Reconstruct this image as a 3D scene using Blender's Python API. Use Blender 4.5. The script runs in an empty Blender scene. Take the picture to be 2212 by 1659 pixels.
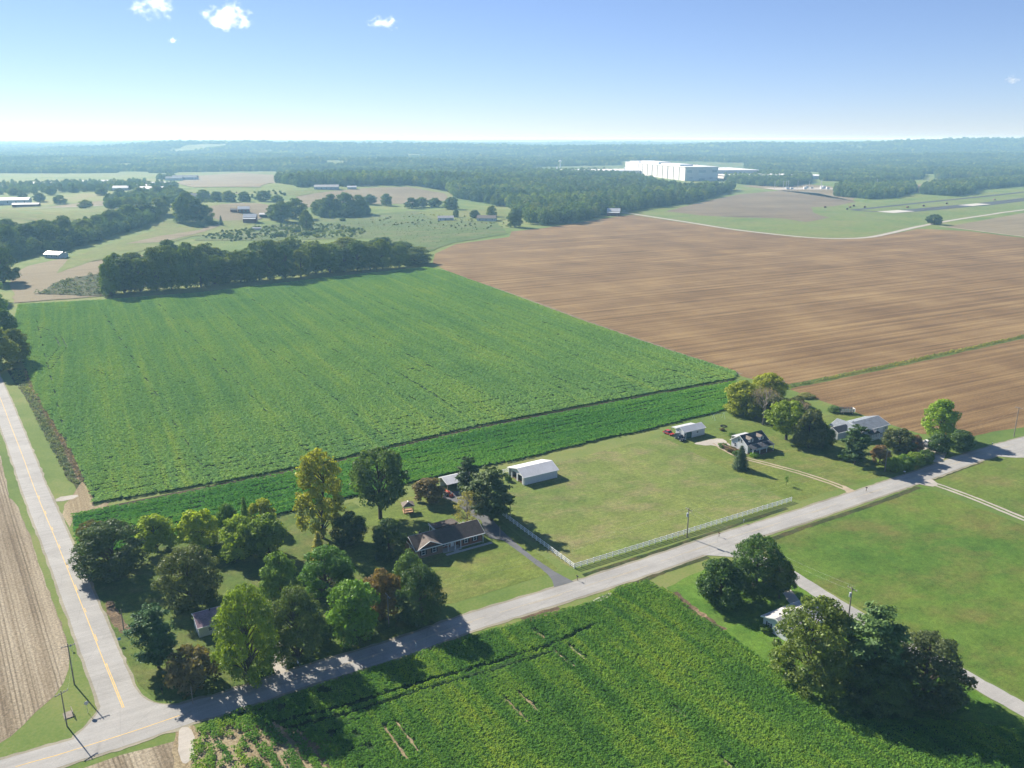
import bpy, bmesh, math, random
import numpy as np
from mathutils import Vector, Matrix, noise as mnoise
from mathutils.geometry import delaunay_2d_cdt

# ------------------------------------------------------------------ camera, sky, sun, exposure
SC = bpy.context.scene
COL = SC.collection
F_, CX, CY, CAM_H, V0 = 1800.0, 1106.0, 829.5, 100.0, 300.0       # lens in units of a 2212 wide picture
PITCH = math.atan((CY - V0) / F_)
cp, sp = math.cos(PITCH), math.sin(PITCH)
cam_d = bpy.data.cameras.new('camera')
cam = bpy.data.objects.new('camera', cam_d); COL.objects.link(cam)
cam.location = (0, 0, CAM_H)
cam.rotation_euler = (math.pi / 2 - PITCH, 0, 0)
cam_d.sensor_fit = 'HORIZONTAL'; cam_d.sensor_width = 36.0
cam_d.lens = 36.0 * F_ / 2212.0
cam_d.clip_start = 0.5; cam_d.clip_end = 120000
SC.camera = cam
SUN_EL, SUN_AZ = math.radians(32.0), math.radians(-46.0)          # azimuth from +Y towards +X
SUNV = Vector((math.sin(SUN_AZ) * math.cos(SUN_EL), math.cos(SUN_AZ) * math.cos(SUN_EL), math.sin(SUN_EL)))
world = bpy.data.worlds.new('World'); SC.world = world; world.use_nodes = True
wn = world.node_tree.nodes; wl = world.node_tree.links; wn.clear()
sky = wn.new('ShaderNodeTexSky'); sky.sky_type = 'NISHITA'; sky.sun_disc = False
sky.sun_elevation = SUN_EL; sky.sun_rotation = SUN_AZ
sky.altitude = 150; sky.air_density = 0.72; sky.dust_density = 0.02; sky.ozone_density = 6.0
bg = wn.new('ShaderNodeBackground'); bg.inputs['Strength'].default_value = 0.077
wo = wn.new('ShaderNodeOutputWorld')
wt = wn.new('ShaderNodeGamma'); wt.inputs['Gamma'].default_value = 0.8        # an even, hazy sky
wb = wn.new('ShaderNodeMix'); wb.data_type = 'RGBA'; wb.blend_type = 'MULTIPLY'; wb.inputs[0].default_value = 1.0; wb.inputs[7].default_value = (1.04, 0.98, 1.07, 1)   # even white balance
wl.new(sky.outputs['Color'], wt.inputs['Color']); wl.new(wt.outputs['Color'], wb.inputs[6]); wl.new(wb.outputs[2], bg.inputs['Color']); wl.new(bg.outputs['Background'], wo.inputs['Surface'])
sun_d = bpy.data.lights.new('sun', 'SUN'); sun_d.energy = 5.0; sun_d.angle = math.radians(0.55); sun_d.color = (1.0, 0.93, 0.8)
sun = bpy.data.objects.new('sun', sun_d); COL.objects.link(sun)
sun.rotation_euler = SUNV.to_track_quat('Z', 'Y').to_euler(); sun.location = (-300, 300, 300)
vs = SC.view_settings; vs.view_transform = 'Standard'; vs.look = 'None'; vs.gamma = 1.0; vs.use_curve_mapping = False
vs.exposure = 1.27
cy = SC.cycles
cy.use_denoising = True
cy.max_bounces = 5; cy.diffuse_bounces = 2; cy.glossy_bounces = 2; cy.transmission_bounces = 3; cy.volume_bounces = 1; cy.transparent_max_bounces = 8
cy.caustics_reflective = False; cy.caustics_refractive = False
cy.sample_clamp_indirect = 4.0

# ------------------------------------------------------------------ helpers
rng = np.random.default_rng(7)
random.seed(7)
E1 = Vector((0.858, 0.514)).normalized(); E2 = Vector((-E1.y, E1.x)); OO = Vector((15.1, 181.3))
TH = math.atan2(E1.y, E1.x)                                        # the lanes and houses stand square to this

def W(a, b):
    p = OO + E1 * a + E2 * b
    return (p.x, p.y)

def sstep(e0, e1, x):
    t = min(1.0, max(0.0, (x - e0) / (e1 - e0)))
    return t * t * (3 - 2 * t)

HILLS = [  # x, y, height, sigma x, sigma y
    (-260, 1720, 18, 300, 190), (-420, 1150, 14, 150, 110), (-620, 980, 17, 140, 120), (-560, 1500, 12, 260, 150),
    (-1900, 5300, 44, 850, 520), (-1050, 5200, 26, 600, 480), (-350, 5500, 24, 600, 420), (-3500, 5200, -16, 700, 900),
    (600, 5000, 32, 650, 480), (1500, 5600, 22, 700, 450), (2700, 5600, 38, 1100, 600), (3900, 6000, 42, 1300, 700),
    (700, 3500, 16, 500, 260), (1900, 3900, 14, 700, 300), (-600, 3200, 20, 500, 240), (-2000, 3500, 16, 600, 260), (2900, 4300, 16, 700, 320), (-1300, 4100, 14, 450, 250),
]
def hgt(x, y):
    if y < 560:
        return 0.0
    m = sstep(580, 900, y)
    right = sstep(-420, -150, x - max(0.0, (y - 1150) * 0.45))
    m *= 1 - right * (1 - sstep(1900, 2900, y))
    if m <= 0: return 0.0
    z = 0.0
    for hx, hy, hh, sx, sy in HILLS:
        q = ((x - hx) / sx) ** 2 + ((y - hy) / sy) ** 2
        if q < 16: z += hh * math.exp(-q)
    z += 3.0 * mnoise.noise(Vector((x / 260, y / 260, 3.1))) + 2.0 * (1 - right)
    far = sstep(2600, 7000, y)
    z += far * (30 + 12 * mnoise.noise(Vector((x / 1300, y / 900, 1.7))) + 8 * mnoise.noise(Vector((x / 420, y / 380, 5.7))))
    z += sstep(7600, 9800, y) * (26 + 16 * mnoise.noise(Vector((x / 2400, y / 1500, 8.7)))) + sstep(12000, 15000, y) * (16 + 8 * mnoise.noise(Vector((x / 3600, y / 2500, 2.7))))
    return z * m

def ray(u, v):
    a = (u - CX) / F_; b = (v - CY) / F_
    return a, cp - b * sp, -sp - b * cp

def G(u, v, z=0.0):
    """ground point seen at picture position (u, v), on flat land or on the hills"""
    dx, dy, dz = ray(u, v)
    t = (z - CAM_H) / dz
    if dy * t < 570:
        return Vector((dx * t, dy * t, z))
    s = 560.0 / dy
    prev = s
    while s < 60000:
        x, y, zz = dx * s, dy * s, CAM_H + dz * s
        if zz <= hgt(x, y) + z: break
        prev = s; s += max(2.0, s * 0.004)
    lo, hi = prev, s
    for _ in range(14):
        m = (lo + hi) / 2
        if CAM_H + dz * m <= hgt(dx * m, dy * m) + z: hi = m
        else: lo = m
    return Vector((dx * hi, dy * hi, CAM_H + dz * hi))

def depth(p):
    return p[1] * cp - (p[2] - CAM_H) * sp

def vpix(x, y, z):
    zz = z - CAM_H
    return CY - F_ * (y * sp + zz * cp) / (y * cp - zz * sp)

def height_at(p, vtop):
    lo, hi = 0.0, 120.0
    for _ in range(40):
        m = (lo + hi) / 2
        if vpix(p[0], p[1], p[2] + m) > vtop: lo = m
        else: hi = m
    return lo

def tag(o, label=None, cat=None, group=None, kind=None):
    if label: o['label'] = label
    if cat: o['category'] = cat
    if group: o['group'] = group
    if kind: o['kind'] = kind
    return o

def empty(name, loc=(0, 0, 0), rz=0.0, label=None, cat=None, group=None):
    o = bpy.data.objects.new(name, None); COL.objects.link(o)
    o.location = loc; o.rotation_euler = (0, 0, rz); o.empty_display_size = 0.5
    return tag(o, label, cat, group)

class MB:
    def __init__(s): s.v = []; s.f = []
    def add(s, vs, fs):
        n = len(s.v); s.v += [tuple(p) for p in vs]; s.f += [tuple(i + n for i in f) for f in fs]; return s
    def box(s, x0, x1, y0, y1, z0, z1):
        return s.add([(x0, y0, z0), (x1, y0, z0), (x1, y1, z0), (x0, y1, z0), (x0, y0, z1), (x1, y0, z1), (x1, y1, z1), (x0, y1, z1)],
                     [(0, 3, 2, 1), (4, 5, 6, 7), (0, 1, 5, 4), (1, 2, 6, 5), (2, 3, 7, 6), (3, 0, 4, 7)])
    def prism_x(s, prof, x0, x1):      # profile of (y, z), counter-clockwise seen from +x
        n = len(prof)
        vs = [(x0, y, z) for y, z in prof] + [(x1, y, z) for y, z in prof]
        fs = [tuple(range(n))[::-1], tuple(range(n, 2 * n))] + [(i, (i + 1) % n, n + (i + 1) % n, n + i) for i in range(n)]
        return s.add(vs, fs)
    def prism_y(s, prof, y0, y1):      # profile of (x, z)
        n = len(prof)
        vs = [(x, y0, z) for x, z in prof] + [(x, y1, z) for x, z in prof]
        fs = [tuple(range(n)), tuple(range(n, 2 * n))[::-1]] + [(i, n + i, n + (i + 1) % n, (i + 1) % n) for i in range(n)]
        return s.add(vs, fs)
    def tube(s, pts, rad, n=7, cap=True):
        pts = [Vector(p) for p in pts]; k = len(pts)
        if not hasattr(rad, '__len__'): rad = [rad] * k
        base = len(s.v)
        for i, p in enumerate(pts):
            d = (pts[min(i + 1, k - 1)] - pts[max(i - 1, 0)]).normalized()
            a = Vector((1, 0, 0)) if abs(d.x) < 0.8 else Vector((0, 1, 0))
            u = d.cross(a).normalized(); w = d.cross(u)
            for j in range(n):
                t = 2 * math.pi * j / n
                s.v.append(tuple(p + (u * math.cos(t) + w * math.sin(t)) * rad[i]))
        for i in range(k - 1):
            for j in range(n):
                a0 = base + i * n + j; a1 = base + i * n + (j + 1) % n
                s.f.append((a0, a1, a1 + n, a0 + n))
        if cap:
            s.f.append(tuple(base + j for j in range(n))[::-1]); s.f.append(tuple(base + (k - 1) * n + j for j in range(n)))
        return s
    def mesh(s, name, mat):
        me = bpy.data.meshes.new(name); me.from_pydata(s.v, [], s.f)
        if mat: me.materials.append(mat)
        bm = bmesh.new(); bm.from_mesh(me); bmesh.ops.recalc_face_normals(bm, faces=bm.faces[:]); bm.to_mesh(me); bm.free()
        return me
    def build(s, name, mat, parent=None, loc=(0, 0, 0), rz=0.0):
        return put(name, s.mesh(name, mat), parent, loc, rz)

def put(name, me, parent=None, loc=(0, 0, 0), rz=0.0):
    o = bpy.data.objects.new(name, me); COL.objects.link(o)
    o.location = loc; o.rotation_euler = (0, 0, rz)
    if parent: o.parent = parent
    return o

def copy_tree(o, parent=None):
    c = o.copy(); COL.objects.link(c); c.parent = parent
    for ch in o.children: copy_tree(ch, c)
    return c

# ------------------------------------------------------------------ materials
KA = 0.82      # overall reflectance of land and plants
MATS = {}
def newmat(name):
    m = bpy.data.materials.new(name); m.use_nodes = True
    nt = m.node_tree; nt.nodes.clear()
    MATS[name] = m
    return m, nt.nodes, nt.links

def nd(ns, typ, **kw):
    n = ns.new(typ)
    for k, v in kw.items():
        if k in n.inputs: n.inputs[k].default_value = v
        else: setattr(n, k, v)
    return n

def ramp(ns, ls, fac, stops):
    r = ns.new('ShaderNodeValToRGB')
    cr = r.color_ramp
    while len(cr.elements) < len(stops): cr.elements.new(0.5)
    for e, (p, c) in zip(cr.elements, stops):
        e.position = p; e.color = (*c, 1) if len(c) == 3 else c
    ls.new(fac, r.inputs['Fac'])
    return r.outputs['Color']

def mixc(ns, ls, fac, a, b, mode='MIX'):
    m = ns.new('ShaderNodeMix'); m.data_type = 'RGBA'; m.blend_type = mode
    for sock, val in ((0, fac), (6, a), (7, b)):
        if hasattr(val, 'is_linked') or isinstance(val, bpy.types.NodeSocket): ls.new(val, m.inputs[sock])
        elif sock == 0: m.inputs[0].default_value = val
        else: m.inputs[sock].default_value = (*val, 1)
    return m.outputs[2]

def mth(ns, ls, op, a, b=None, c=None, clamp=False):
    m = ns.new('ShaderNodeMath'); m.operation = op; m.use_clamp = clamp
    for i, val in enumerate((a, b, c)):
        if val is None: continue
        if isinstance(val, bpy.types.NodeSocket): ls.new(val, m.inputs[i])
        else: m.inputs[i].default_value = val
    return m.outputs[0]

def pos(ns, ls, scale=(1, 1, 1), rz=0.0):
    g = ns.new('ShaderNodeNewGeometry')
    mp = ns.new('ShaderNodeMapping'); mp.vector_type = 'POINT'
    mp.inputs['Rotation'].default_value = (0, 0, rz); mp.inputs['Scale'].default_value = scale
    # rotate first, then stretch
    r = ns.new('ShaderNodeVectorRotate'); r.rotation_type = 'Z_AXIS'; r.inputs['Angle'].default_value = rz
    mp.inputs['Rotation'].default_value = (0, 0, 0)
    ls.new(g.outputs['Position'], r.inputs['Vector']); ls.new(r.outputs['Vector'], mp.inputs['Vector'])
    return mp.outputs['Vector']

def noi(ns, ls, vec, scale, detail=3, rough=0.55, out='Fac'):
    n = ns.new('ShaderNodeTexNoise'); n.inputs['Scale'].default_value = scale; n.inputs['Detail'].default_value = detail
    n.inputs['Roughness'].default_value = rough
    ls.new(vec, n.inputs['Vector'])
    return n.outputs[out]

def finish(m, ns, ls, color, rough=0.9, bump=None, bstr=0.5, bdist=0.1, spec=0.2, metal=0.0):
    b = ns.new('ShaderNodeBsdfPrincipled')
    if isinstance(color, bpy.types.NodeSocket): ls.new(color, b.inputs['Base Color'])
    else: b.inputs['Base Color'].default_value = (*color, 1)
    if isinstance(rough, bpy.types.NodeSocket): ls.new(rough, b.inputs['Roughness'])
    else: b.inputs['Roughness'].default_value = rough
    b.inputs['Specular IOR Level'].default_value = spec; b.inputs['Metallic'].default_value = metal
    if bump is not None:
        bp = ns.new('ShaderNodeBump'); bp.inputs['Strength'].default_value = bstr; bp.inputs['Distance'].default_value = bdist
        ls.new(bump, bp.inputs['Height']); ls.new(bp.outputs['Normal'], b.inputs['Normal'])
    o = ns.new('ShaderNodeOutputMaterial'); ls.new(b.outputs['BSDF'], o.inputs['Surface'])
    return m

def paint(name, col, rough=0.7, var=0.12, scale=1.5, spec=0.3, metal=0.0):
    m, ns, ls = newmat(name)
    tc = ns.new('ShaderNodeTexCoord')
    n = noi(ns, ls, tc.outputs['Object'], scale, 5, 0.65)
    c = ramp(ns, ls, n, [(0.25, tuple(x * (1 - var) for x in col)), (0.75, tuple(min(1, x * (1 + var * 0.6)) for x in col))])
    return finish(m, ns, ls, c, rough, spec=spec, metal=metal)

def grass(name, dark, mid, light, dry, big=0.03, rz=-TH, stripes=0.0, sw=1.0, dryamt=0.5, tall=0.06):
    dark, mid, light, dry = (tuple_mul(c_, KA) for c_ in (dark, mid, light, dry))
    m, ns, ls = newmat(name)
    p = pos(ns, ls, (1, 1, 1), rz)
    n1 = noi(ns, ls, p, big, 4, 0.6); n2 = noi(ns, ls, p, 0.22, 4, 0.65); n3 = noi(ns, ls, p, 2.6, 3, 0.7)
    f = mth(ns, ls, 'ADD', mth(ns, ls, 'MULTIPLY', n1, 0.6), mth(ns, ls, 'ADD', mth(ns, ls, 'MULTIPLY', n2, 0.28), mth(ns, ls, 'MULTIPLY', n3, 0.12)))
    c = ramp(ns, ls, f, [(0.36, dark), (0.5, mid), (0.64, light)])
    nd_ = noi(ns, ls, pos(ns, ls, (1, 1.6, 1), rz + 0.4), big * 1.9, 5, 0.68)
    df = mth(ns, ls, 'MULTIPLY', ramp(ns, ls, nd_, [(0.47, (0, 0, 0)), (0.68, (1, 1, 1))]), dryamt)
    c = mixc(ns, ls, df, c, dry)
    if stripes:
        wv = nd(ns, 'ShaderNodeTexWave', wave_type='BANDS', bands_direction='Y', Scale=sw, Distortion=1.2, Detail=2.0)
        wv.inputs['Detail Scale'].default_value = 0.4
        ls.new(p, wv.inputs['Vector'])
        c = mixc(ns, ls, mth(ns, ls, 'MULTIPLY', wv.outputs['Fac'], stripes), c, tuple(x * 0.72 for x in mid))
    for sc_, lo_, hi_ in ((3.5, 0.6, 1.3), (0.9, 0.72, 1.22), (0.16, 0.8, 1.16)):
        sp_ = ramp(ns, ls, noi(ns, ls, p, sc_, 4, 0.7), [(0.3, (lo_, lo_ * 1.02, lo_)), (0.7, (hi_, hi_, hi_))])
        c = mixc(ns, ls, 1.0, c, sp_, 'MULTIPLY')
    return finish(m, ns, ls, c, 0.95, mth(ns, ls, 'ADD', n3, noi(ns, ls, p, 9.0, 2, 0.6)), 0.55, tall, spec=0.1)

def tuple_mul(c, k): return tuple(x * k for x in c)

def stubble(name, dark, mid, light, rz, rowsc=1.0, rowamt=0.25, big=0.02, green=None, passes=0):
    dark, mid, light = (tuple_mul(c_, KA) for c_ in (dark, mid, light))
    m, ns, ls = newmat(name)
    p = pos(ns, ls, (0.013, 1, 1), rz)                       # stretched along the rows
    iso = pos(ns, ls, (1, 1, 1), rz)
    n1 = noi(ns, ls, p, 0.24, 4, 0.65); n1b = noi(ns, ls, p, 1.3, 3, 0.65); n2 = noi(ns, ls, iso, big, 5, 0.6); n3 = noi(ns, ls, iso, 1.7, 4, 0.7)
    f = mth(ns, ls, 'ADD', mth(ns, ls, 'MULTIPLY', n1, 0.36), mth(ns, ls, 'ADD', mth(ns, ls, 'MULTIPLY', n2, 0.26), mth(ns, ls, 'ADD', mth(ns, ls, 'MULTIPLY', n3, 0.2), mth(ns, ls, 'MULTIPLY', n1b, 0.18))))
    c = ramp(ns, ls, f, [(0.42, dark), (0.5, mid), (0.585, light)])
    if rowamt:  # dark bands between rows: bare soil, with furrow shade painted into the colour
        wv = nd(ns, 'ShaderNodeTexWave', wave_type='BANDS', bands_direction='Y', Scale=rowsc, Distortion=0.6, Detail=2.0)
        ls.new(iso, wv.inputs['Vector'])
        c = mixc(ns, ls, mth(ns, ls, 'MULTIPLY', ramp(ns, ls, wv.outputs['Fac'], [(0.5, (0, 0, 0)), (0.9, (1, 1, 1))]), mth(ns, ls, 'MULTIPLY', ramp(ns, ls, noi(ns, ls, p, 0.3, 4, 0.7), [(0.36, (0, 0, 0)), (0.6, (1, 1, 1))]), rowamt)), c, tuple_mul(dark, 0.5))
    if passes:
        wp = nd(ns, 'ShaderNodeTexWave', wave_type='BANDS', bands_direction='Y', Scale=0.314 / passes, Distortion=3.5, Detail=3.0)
        wp.inputs['Detail Scale'].default_value = 0.25
        ls.new(pos(ns, ls, (0.1, 1, 1), rz), wp.inputs['Vector'])
        pf = mth(ns, ls, 'MULTIPLY', ramp(ns, ls, wp.outputs['Fac'], [(0.86, (0, 0, 0)), (0.97, (1, 1, 1))]), ramp(ns, ls, noi(ns, ls, p, 0.5, 3, 0.6), [(0.4, (0, 0, 0)), (0.66, (0.5, 0.5, 0.5))]))
        c = mixc(ns, ls, pf, c, tuple_mul(light, 1.2))
    if green:
        gn = noi(ns, ls, iso, 0.05, 5, 0.7)
        c = mixc(ns, ls, ramp(ns, ls, gn, [(0.6, (0, 0, 0)), (0.72, (0.6, 0.6, 0.6))]), c, green)
    sp_ = ramp(ns, ls, noi(ns, ls, iso, 1.9, 5, 0.75), [(0.3, (0.5, 0.5, 0.5)), (0.7, (1.4, 1.4, 1.4))])
    c = mixc(ns, ls, 1.0, c, sp_, 'MULTIPLY')
    return finish(m, ns, ls, c, 0.95, mth(ns, ls, 'ADD', n3, noi(ns, ls, iso, 5.0, 3, 0.6)), 0.6, 0.12, spec=0.1)

def roadmat(name, col, var=0.14, patch=True):
    col = tuple_mul(col, KA)
    m, ns, ls = newmat(name)
    p = pos(ns, ls); pl = pos(ns, ls, (0.06, 1, 1), -TH)
    n1 = noi(ns, ls, p, 0.12, 4, 0.6); n2 = noi(ns, ls, p, 3.0, 3, 0.7); n3 = noi(ns, ls, pl, 0.9, 3, 0.6)
    f = mth(ns, ls, 'ADD', mth(ns, ls, 'MULTIPLY', n1, 0.45), mth(ns, ls, 'ADD', mth(ns, ls, 'MULTIPLY', n2, 0.25), mth(ns, ls, 'MULTIPLY', n3, 0.3)))
    c = ramp(ns, ls, f, [(0.36, tuple_mul(col, 1 - var)), (0.5, col), (0.64, tuple_mul(col, 1 + var))])
    if patch:
        vr = nd(ns, 'ShaderNodeTexVoronoi', feature='DISTANCE_TO_EDGE', Scale=0.1); ls.new(p, vr.inputs['Vector'])
        cr = ramp(ns, ls, vr.outputs['Distance'], [(0.0, (0.66, 0.66, 0.66)), (0.012, (1, 1, 1))])
        c = mixc(ns, ls, 0.3, c, cr, 'MULTIPLY')
    return finish(m, ns, ls, c, 0.9, n2, 0.3, 0.02, spec=0.2)

def leafmat(name, use_obj=True, col=(0.06, 0.1, 0.02), trans=0.35, rnd=0.25):
    m, ns, ls = newmat(name)
    oi = ns.new('ShaderNodeObjectInfo')
    at = ns.new('ShaderNodeAttribute'); at.attribute_name = 'tint'
    base = oi.outputs['Color'] if use_obj else None
    if base is None:
        col = tuple_mul(col, KA)
        rgb = ns.new('ShaderNodeRGB'); rgb.outputs[0].default_value = (*col, 1); base = rgb.outputs[0]
    t = ramp(ns, ls, at.outputs['Fac'], [(0.0, (0.55, 0.6, 0.6)), (0.5, (1, 1, 1)), (1.0, (1.5, 1.42, 1.1))])
    c = mixc(ns, ls, 1.0, base, t, 'MULTIPLY')
    r = ramp(ns, ls, oi.outputs['Random'], [(0.0, (1 - rnd, 1 - rnd * 0.8, 1 - rnd * 0.5)), (0.5, (1, 1, 1)), (1.0, (1 + rnd * 1.3, 1 + rnd * 0.8, 1 - rnd * 0.3))])
    c = mixc(ns, ls, 1.0, c, r, 'MULTIPLY')
    if not use_obj:
        c = mixc(ns, ls, 1.0, c, ramp(ns, ls, noi(ns, ls, pos(ns, ls), 0.006, 6, 0.7), [(0.34, (0.5, 0.6, 0.7)), (0.5, (1, 1, 1)), (0.66, (1.95, 1.7, 1.1))]), 'MULTIPLY')
    d = nd(ns, 'ShaderNodeBsdfDiffuse'); ls.new(c, d.inputs['Color'])
    tr = nd(ns, 'ShaderNodeBsdfTranslucent')
    ct = mixc(ns, ls, 1.0, c, (1.5, 1.6, 0.7), 'MULTIPLY'); ls.new(ct, tr.inputs['Color'])
    gl = nd(ns, 'ShaderNodeBsdfGlossy', Roughness=0.5); gl.inputs['Color'].default_value = (0.9, 0.95, 1, 1)
    mx = nd(ns, 'ShaderNodeMixShader', Fac=trans); ls.new(d.outputs[0], mx.inputs[1]); ls.new(tr.outputs[0], mx.inputs[2])
    mg = nd(ns, 'ShaderNodeMixShader', Fac=0.015); ls.new(mx.outputs[0], mg.inputs[1]); ls.new(gl.outputs[0], mg.inputs[2])
    o = ns.new('ShaderNodeOutputMaterial'); ls.new(mg.outputs[0], o.inputs['Surface'])
    return m

def cropmat(name, dark, mid, light, yellow, rz, big=0.018, stretch=0.12):
    dark, mid, light, yellow = (tuple_mul(c_, KA) for c_ in (dark, mid, light, yellow))
    m, ns, ls = newmat(name)
    p = pos(ns, ls, (stretch, 1, 1), rz); iso = pos(ns, ls, (1, 1, 1), rz)
    n1 = mth(ns, ls, 'ADD', mth(ns, ls, 'MULTIPLY', noi(ns, ls, p, 0.13, 3, 0.6), 0.5), mth(ns, ls, 'MULTIPLY', noi(ns, ls, p, 0.42, 3, 0.6), 0.5)); n2 = noi(ns, ls, iso, big, 4, 0.6); n3 = noi(ns, ls, iso, 0.5, 3, 0.65)
    f = mth(ns, ls, 'ADD', mth(ns, ls, 'MULTIPLY', n1, 0.58), mth(ns, ls, 'ADD', mth(ns, ls, 'MULTIPLY', n2, 0.26), mth(ns, ls, 'MULTIPLY', n3, 0.16)))
    c = ramp(ns, ls, f, [(0.4, dark), (0.48, mid), (0.545, light), (0.62, yellow)])
    at = ns.new('ShaderNodeAttribute'); at.attribute_name = 'tint'
    t = ramp(ns, ls, at.outputs['Fac'], [(0.0, (0.8, 0.84, 0.84)), (0.5, (1, 1, 1)), (1.0, (1.24, 1.2, 1.05))])
    c = mixc(ns, ls, 1.0, c, t, 'MULTIPLY')
    d = nd(ns, 'ShaderNodeBsdfDiffuse'); ls.new(c, d.inputs['Color'])
    tr = nd(ns, 'ShaderNodeBsdfTranslucent'); ls.new(mixc(ns, ls, 1.0, c, (1.3, 1.5, 0.6), 'MULTIPLY'), tr.inputs['Color'])
    mx = nd(ns, 'ShaderNodeMixShader', Fac=0.3); ls.new(d.outputs[0], mx.inputs[1]); ls.new(tr.outputs[0], mx.inputs[2])
    o = ns.new('ShaderNodeOutputMaterial'); ls.new(mx.outputs[0], o.inputs['Surface'])
    return m

# ------------------------------------------------------------------ ground sheets
def terrain():
    angs = list(np.radians(np.concatenate([np.arange(-46, 46.01, 0.4), np.arange(52, 314, 6)])))
    rad = [0.0] + list(np.concatenate([np.arange(60, 560, 100), np.geomspace(560, 3200, 90), np.geomspace(3260, 9500, 90), np.geomspace(9700, 34000, 40)]))
    vs = [(0, 0, 0)]; fs = []
    na = len(angs)
    for r in rad[1:]:
        for a in angs:
            x, y = r * math.sin(a), r * math.cos(a)
            vs.append((x, y, hgt(x, y)))
    for j in range(na):
        fs.append((0, 1 + (j + 1) % na, 1 + j))
    for i in range(len(rad) - 2):
        b0 = 1 + i * na; b1 = b0 + na
        for j in range(na):
            k = (j + 1) % na
            fs.append((b0 + j, b0 + k, b1 + k, b1 + j))
    m, ns, ls = newmat('land')
    p = pos(ns, ls); g = ns.new('ShaderNodeNewGeometry')
    sx = ns.new('ShaderNodeSeparateXYZ'); ls.new(g.outputs['Position'], sx.inputs[0])
    n1 = noi(ns, ls, p, 0.006, 5, 0.6); n2 = noi(ns, ls, p, 0.05, 5, 0.65); n3 = noi(ns, ls, p, 1.6, 4, 0.7)
    f = mth(ns, ls, 'ADD', mth(ns, ls, 'MULTIPLY', n1, 0.5), mth(ns, ls, 'ADD', mth(ns, ls, 'MULTIPLY', n2, 0.3), mth(ns, ls, 'MULTIPLY', n3, 0.2)))
    c = ramp(ns, ls, f, [(0.36, (0.055, 0.1, 0.025)), (0.46, (0.1, 0.15, 0.035)), (0.54, (0.15, 0.175, 0.055)), (0.64, (0.19, 0.165, 0.085))])
    far = mth(ns, ls, 'ADD', sx.outputs['Y'], mth(ns, ls, 'MULTIPLY', n1, 900))
    ff = ramp(ns, ls, mth(ns, ls, 'DIVIDE', far, 6000, clamp=True), [(0.44, (0, 0, 0)), (0.54, (1, 1, 1))])
    fo = ramp(ns, ls, noi(ns, ls, p, 0.02, 6, 0.75), [(0.35, (0.05, 0.085, 0.03)), (0.55, (0.11, 0.15, 0.05)), (0.65, (0.24, 0.2, 0.12))])
    c = mixc(ns, ls, ff, c, fo)
    finish(m, ns, ls, c, 0.95, n3, 0.5, 0.15, spec=0.1)
    me = bpy.data.meshes.new('ground'); me.from_pydata(vs, [], fs); me.materials.append(m)
    for q in me.polygons: q.use_smooth = True
    tag(put('ground', me), kind='structure')
terrain()

def dens(poly, step, jit, seed=0):
    out = []
    n = len(poly)
    for i in range(n):
        a = Vector(poly[i][:2]); b = Vector(poly[(i + 1) % n][:2])
        k = max(1, int((b - a).length / step))
        for j in range(k):
            p = a.lerp(b, j / k)
            if jit:
                p = p + Vector((mnoise.noise(Vector((p.x * 0.45, p.y * 0.45, seed + 0.3))), mnoise.noise(Vector((p.x * 0.45, p.y * 0.45, seed + 7.3))))) * jit
            out.append((p.x, p.y))
    return out

def smooth_poly(poly, it=1):
    for _ in range(it):
        out = []
        for i in range(len(poly)):
            a = Vector(poly[i][:2]); b = Vector(poly[(i + 1) % len(poly)][:2])
            out += [tuple(a.lerp(b, 0.25)), tuple(a.lerp(b, 0.75))]
        poly = out
    return poly

def inside(px, py, poly):
    x = np.asarray(px); y = np.asarray(py); r = np.zeros(x.shape, bool)
    n = len(poly); j = n - 1
    for i in range(n):
        xi, yi = poly[i][0], poly[i][1]; xj, yj = poly[j][0], poly[j][1]
        if yi != yj:
            r ^= ((yi > y) != (yj > y)) & (x < (xj - xi) * (y - yi) / (yj - yi) + xi)
        j = i
    return r

def sheet(name, poly, mat, off, grid=0, step=3.0, jit=0.25, seed=0, kind='structure'):
    poly = dens(poly, step, jit, seed)
    pts = list(poly); n = len(pts)
    if grid:
        xs = [p[0] for p in poly]; ys = [p[1] for p in poly]
        gx, gy = np.meshgrid(np.arange(min(xs), max(xs), grid), np.arange(min(ys), max(ys), grid))
        gx = gx.ravel(); gy = gy.ravel(); k = inside(gx, gy, poly)
        pts += list(zip(gx[k].tolist(), gy[k].tolist()))
    r = delaunay_2d_cdt([Vector(p) for p in pts], [(i, (i + 1) % n) for i in range(n)], [list(range(n))], 2, 1e-5)
    vs = [(p.x, p.y, hgt(p.x, p.y) + off) for p in r[0]]
    fs = [f if (Vector(vs[f[1]]) - Vector(vs[f[0]])).cross(Vector(vs[f[2]]) - Vector(vs[f[0]])).z > 0 else f[::-1] for f in r[2]]
    me = bpy.data.meshes.new(name); me.from_pydata(vs, [], fs); me.materials.append(mat)
    return tag(put(name, me), kind=kind)

def PX(*uv):
    return [tuple(G(uv[i], uv[i + 1])[:2]) for i in range(0, len(uv), 2)]

def AB(*ab):
    return [W(ab[i], ab[i + 1]) for i in range(0, len(ab), 2)]

def spline(pts, n=8):
    pts = [Vector(p[:2]) for p in pts]
    P = [pts[0] * 2 - pts[1]] + pts + [pts[-1] * 2 - pts[-2]]
    out = []
    for i in range(1, len(P) - 2):
        for k in range(n):
            t = k / n
            a, b, c, d = P[i - 1], P[i], P[i + 1], P[i + 2]
            out.append(0.5 * ((2 * b) + (c - a) * t + (2 * a - 5 * b + 4 * c - d) * t * t + (3 * b - a - 3 * c + d) * t ** 3))
    out.append(pts[-1])
    return out

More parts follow.
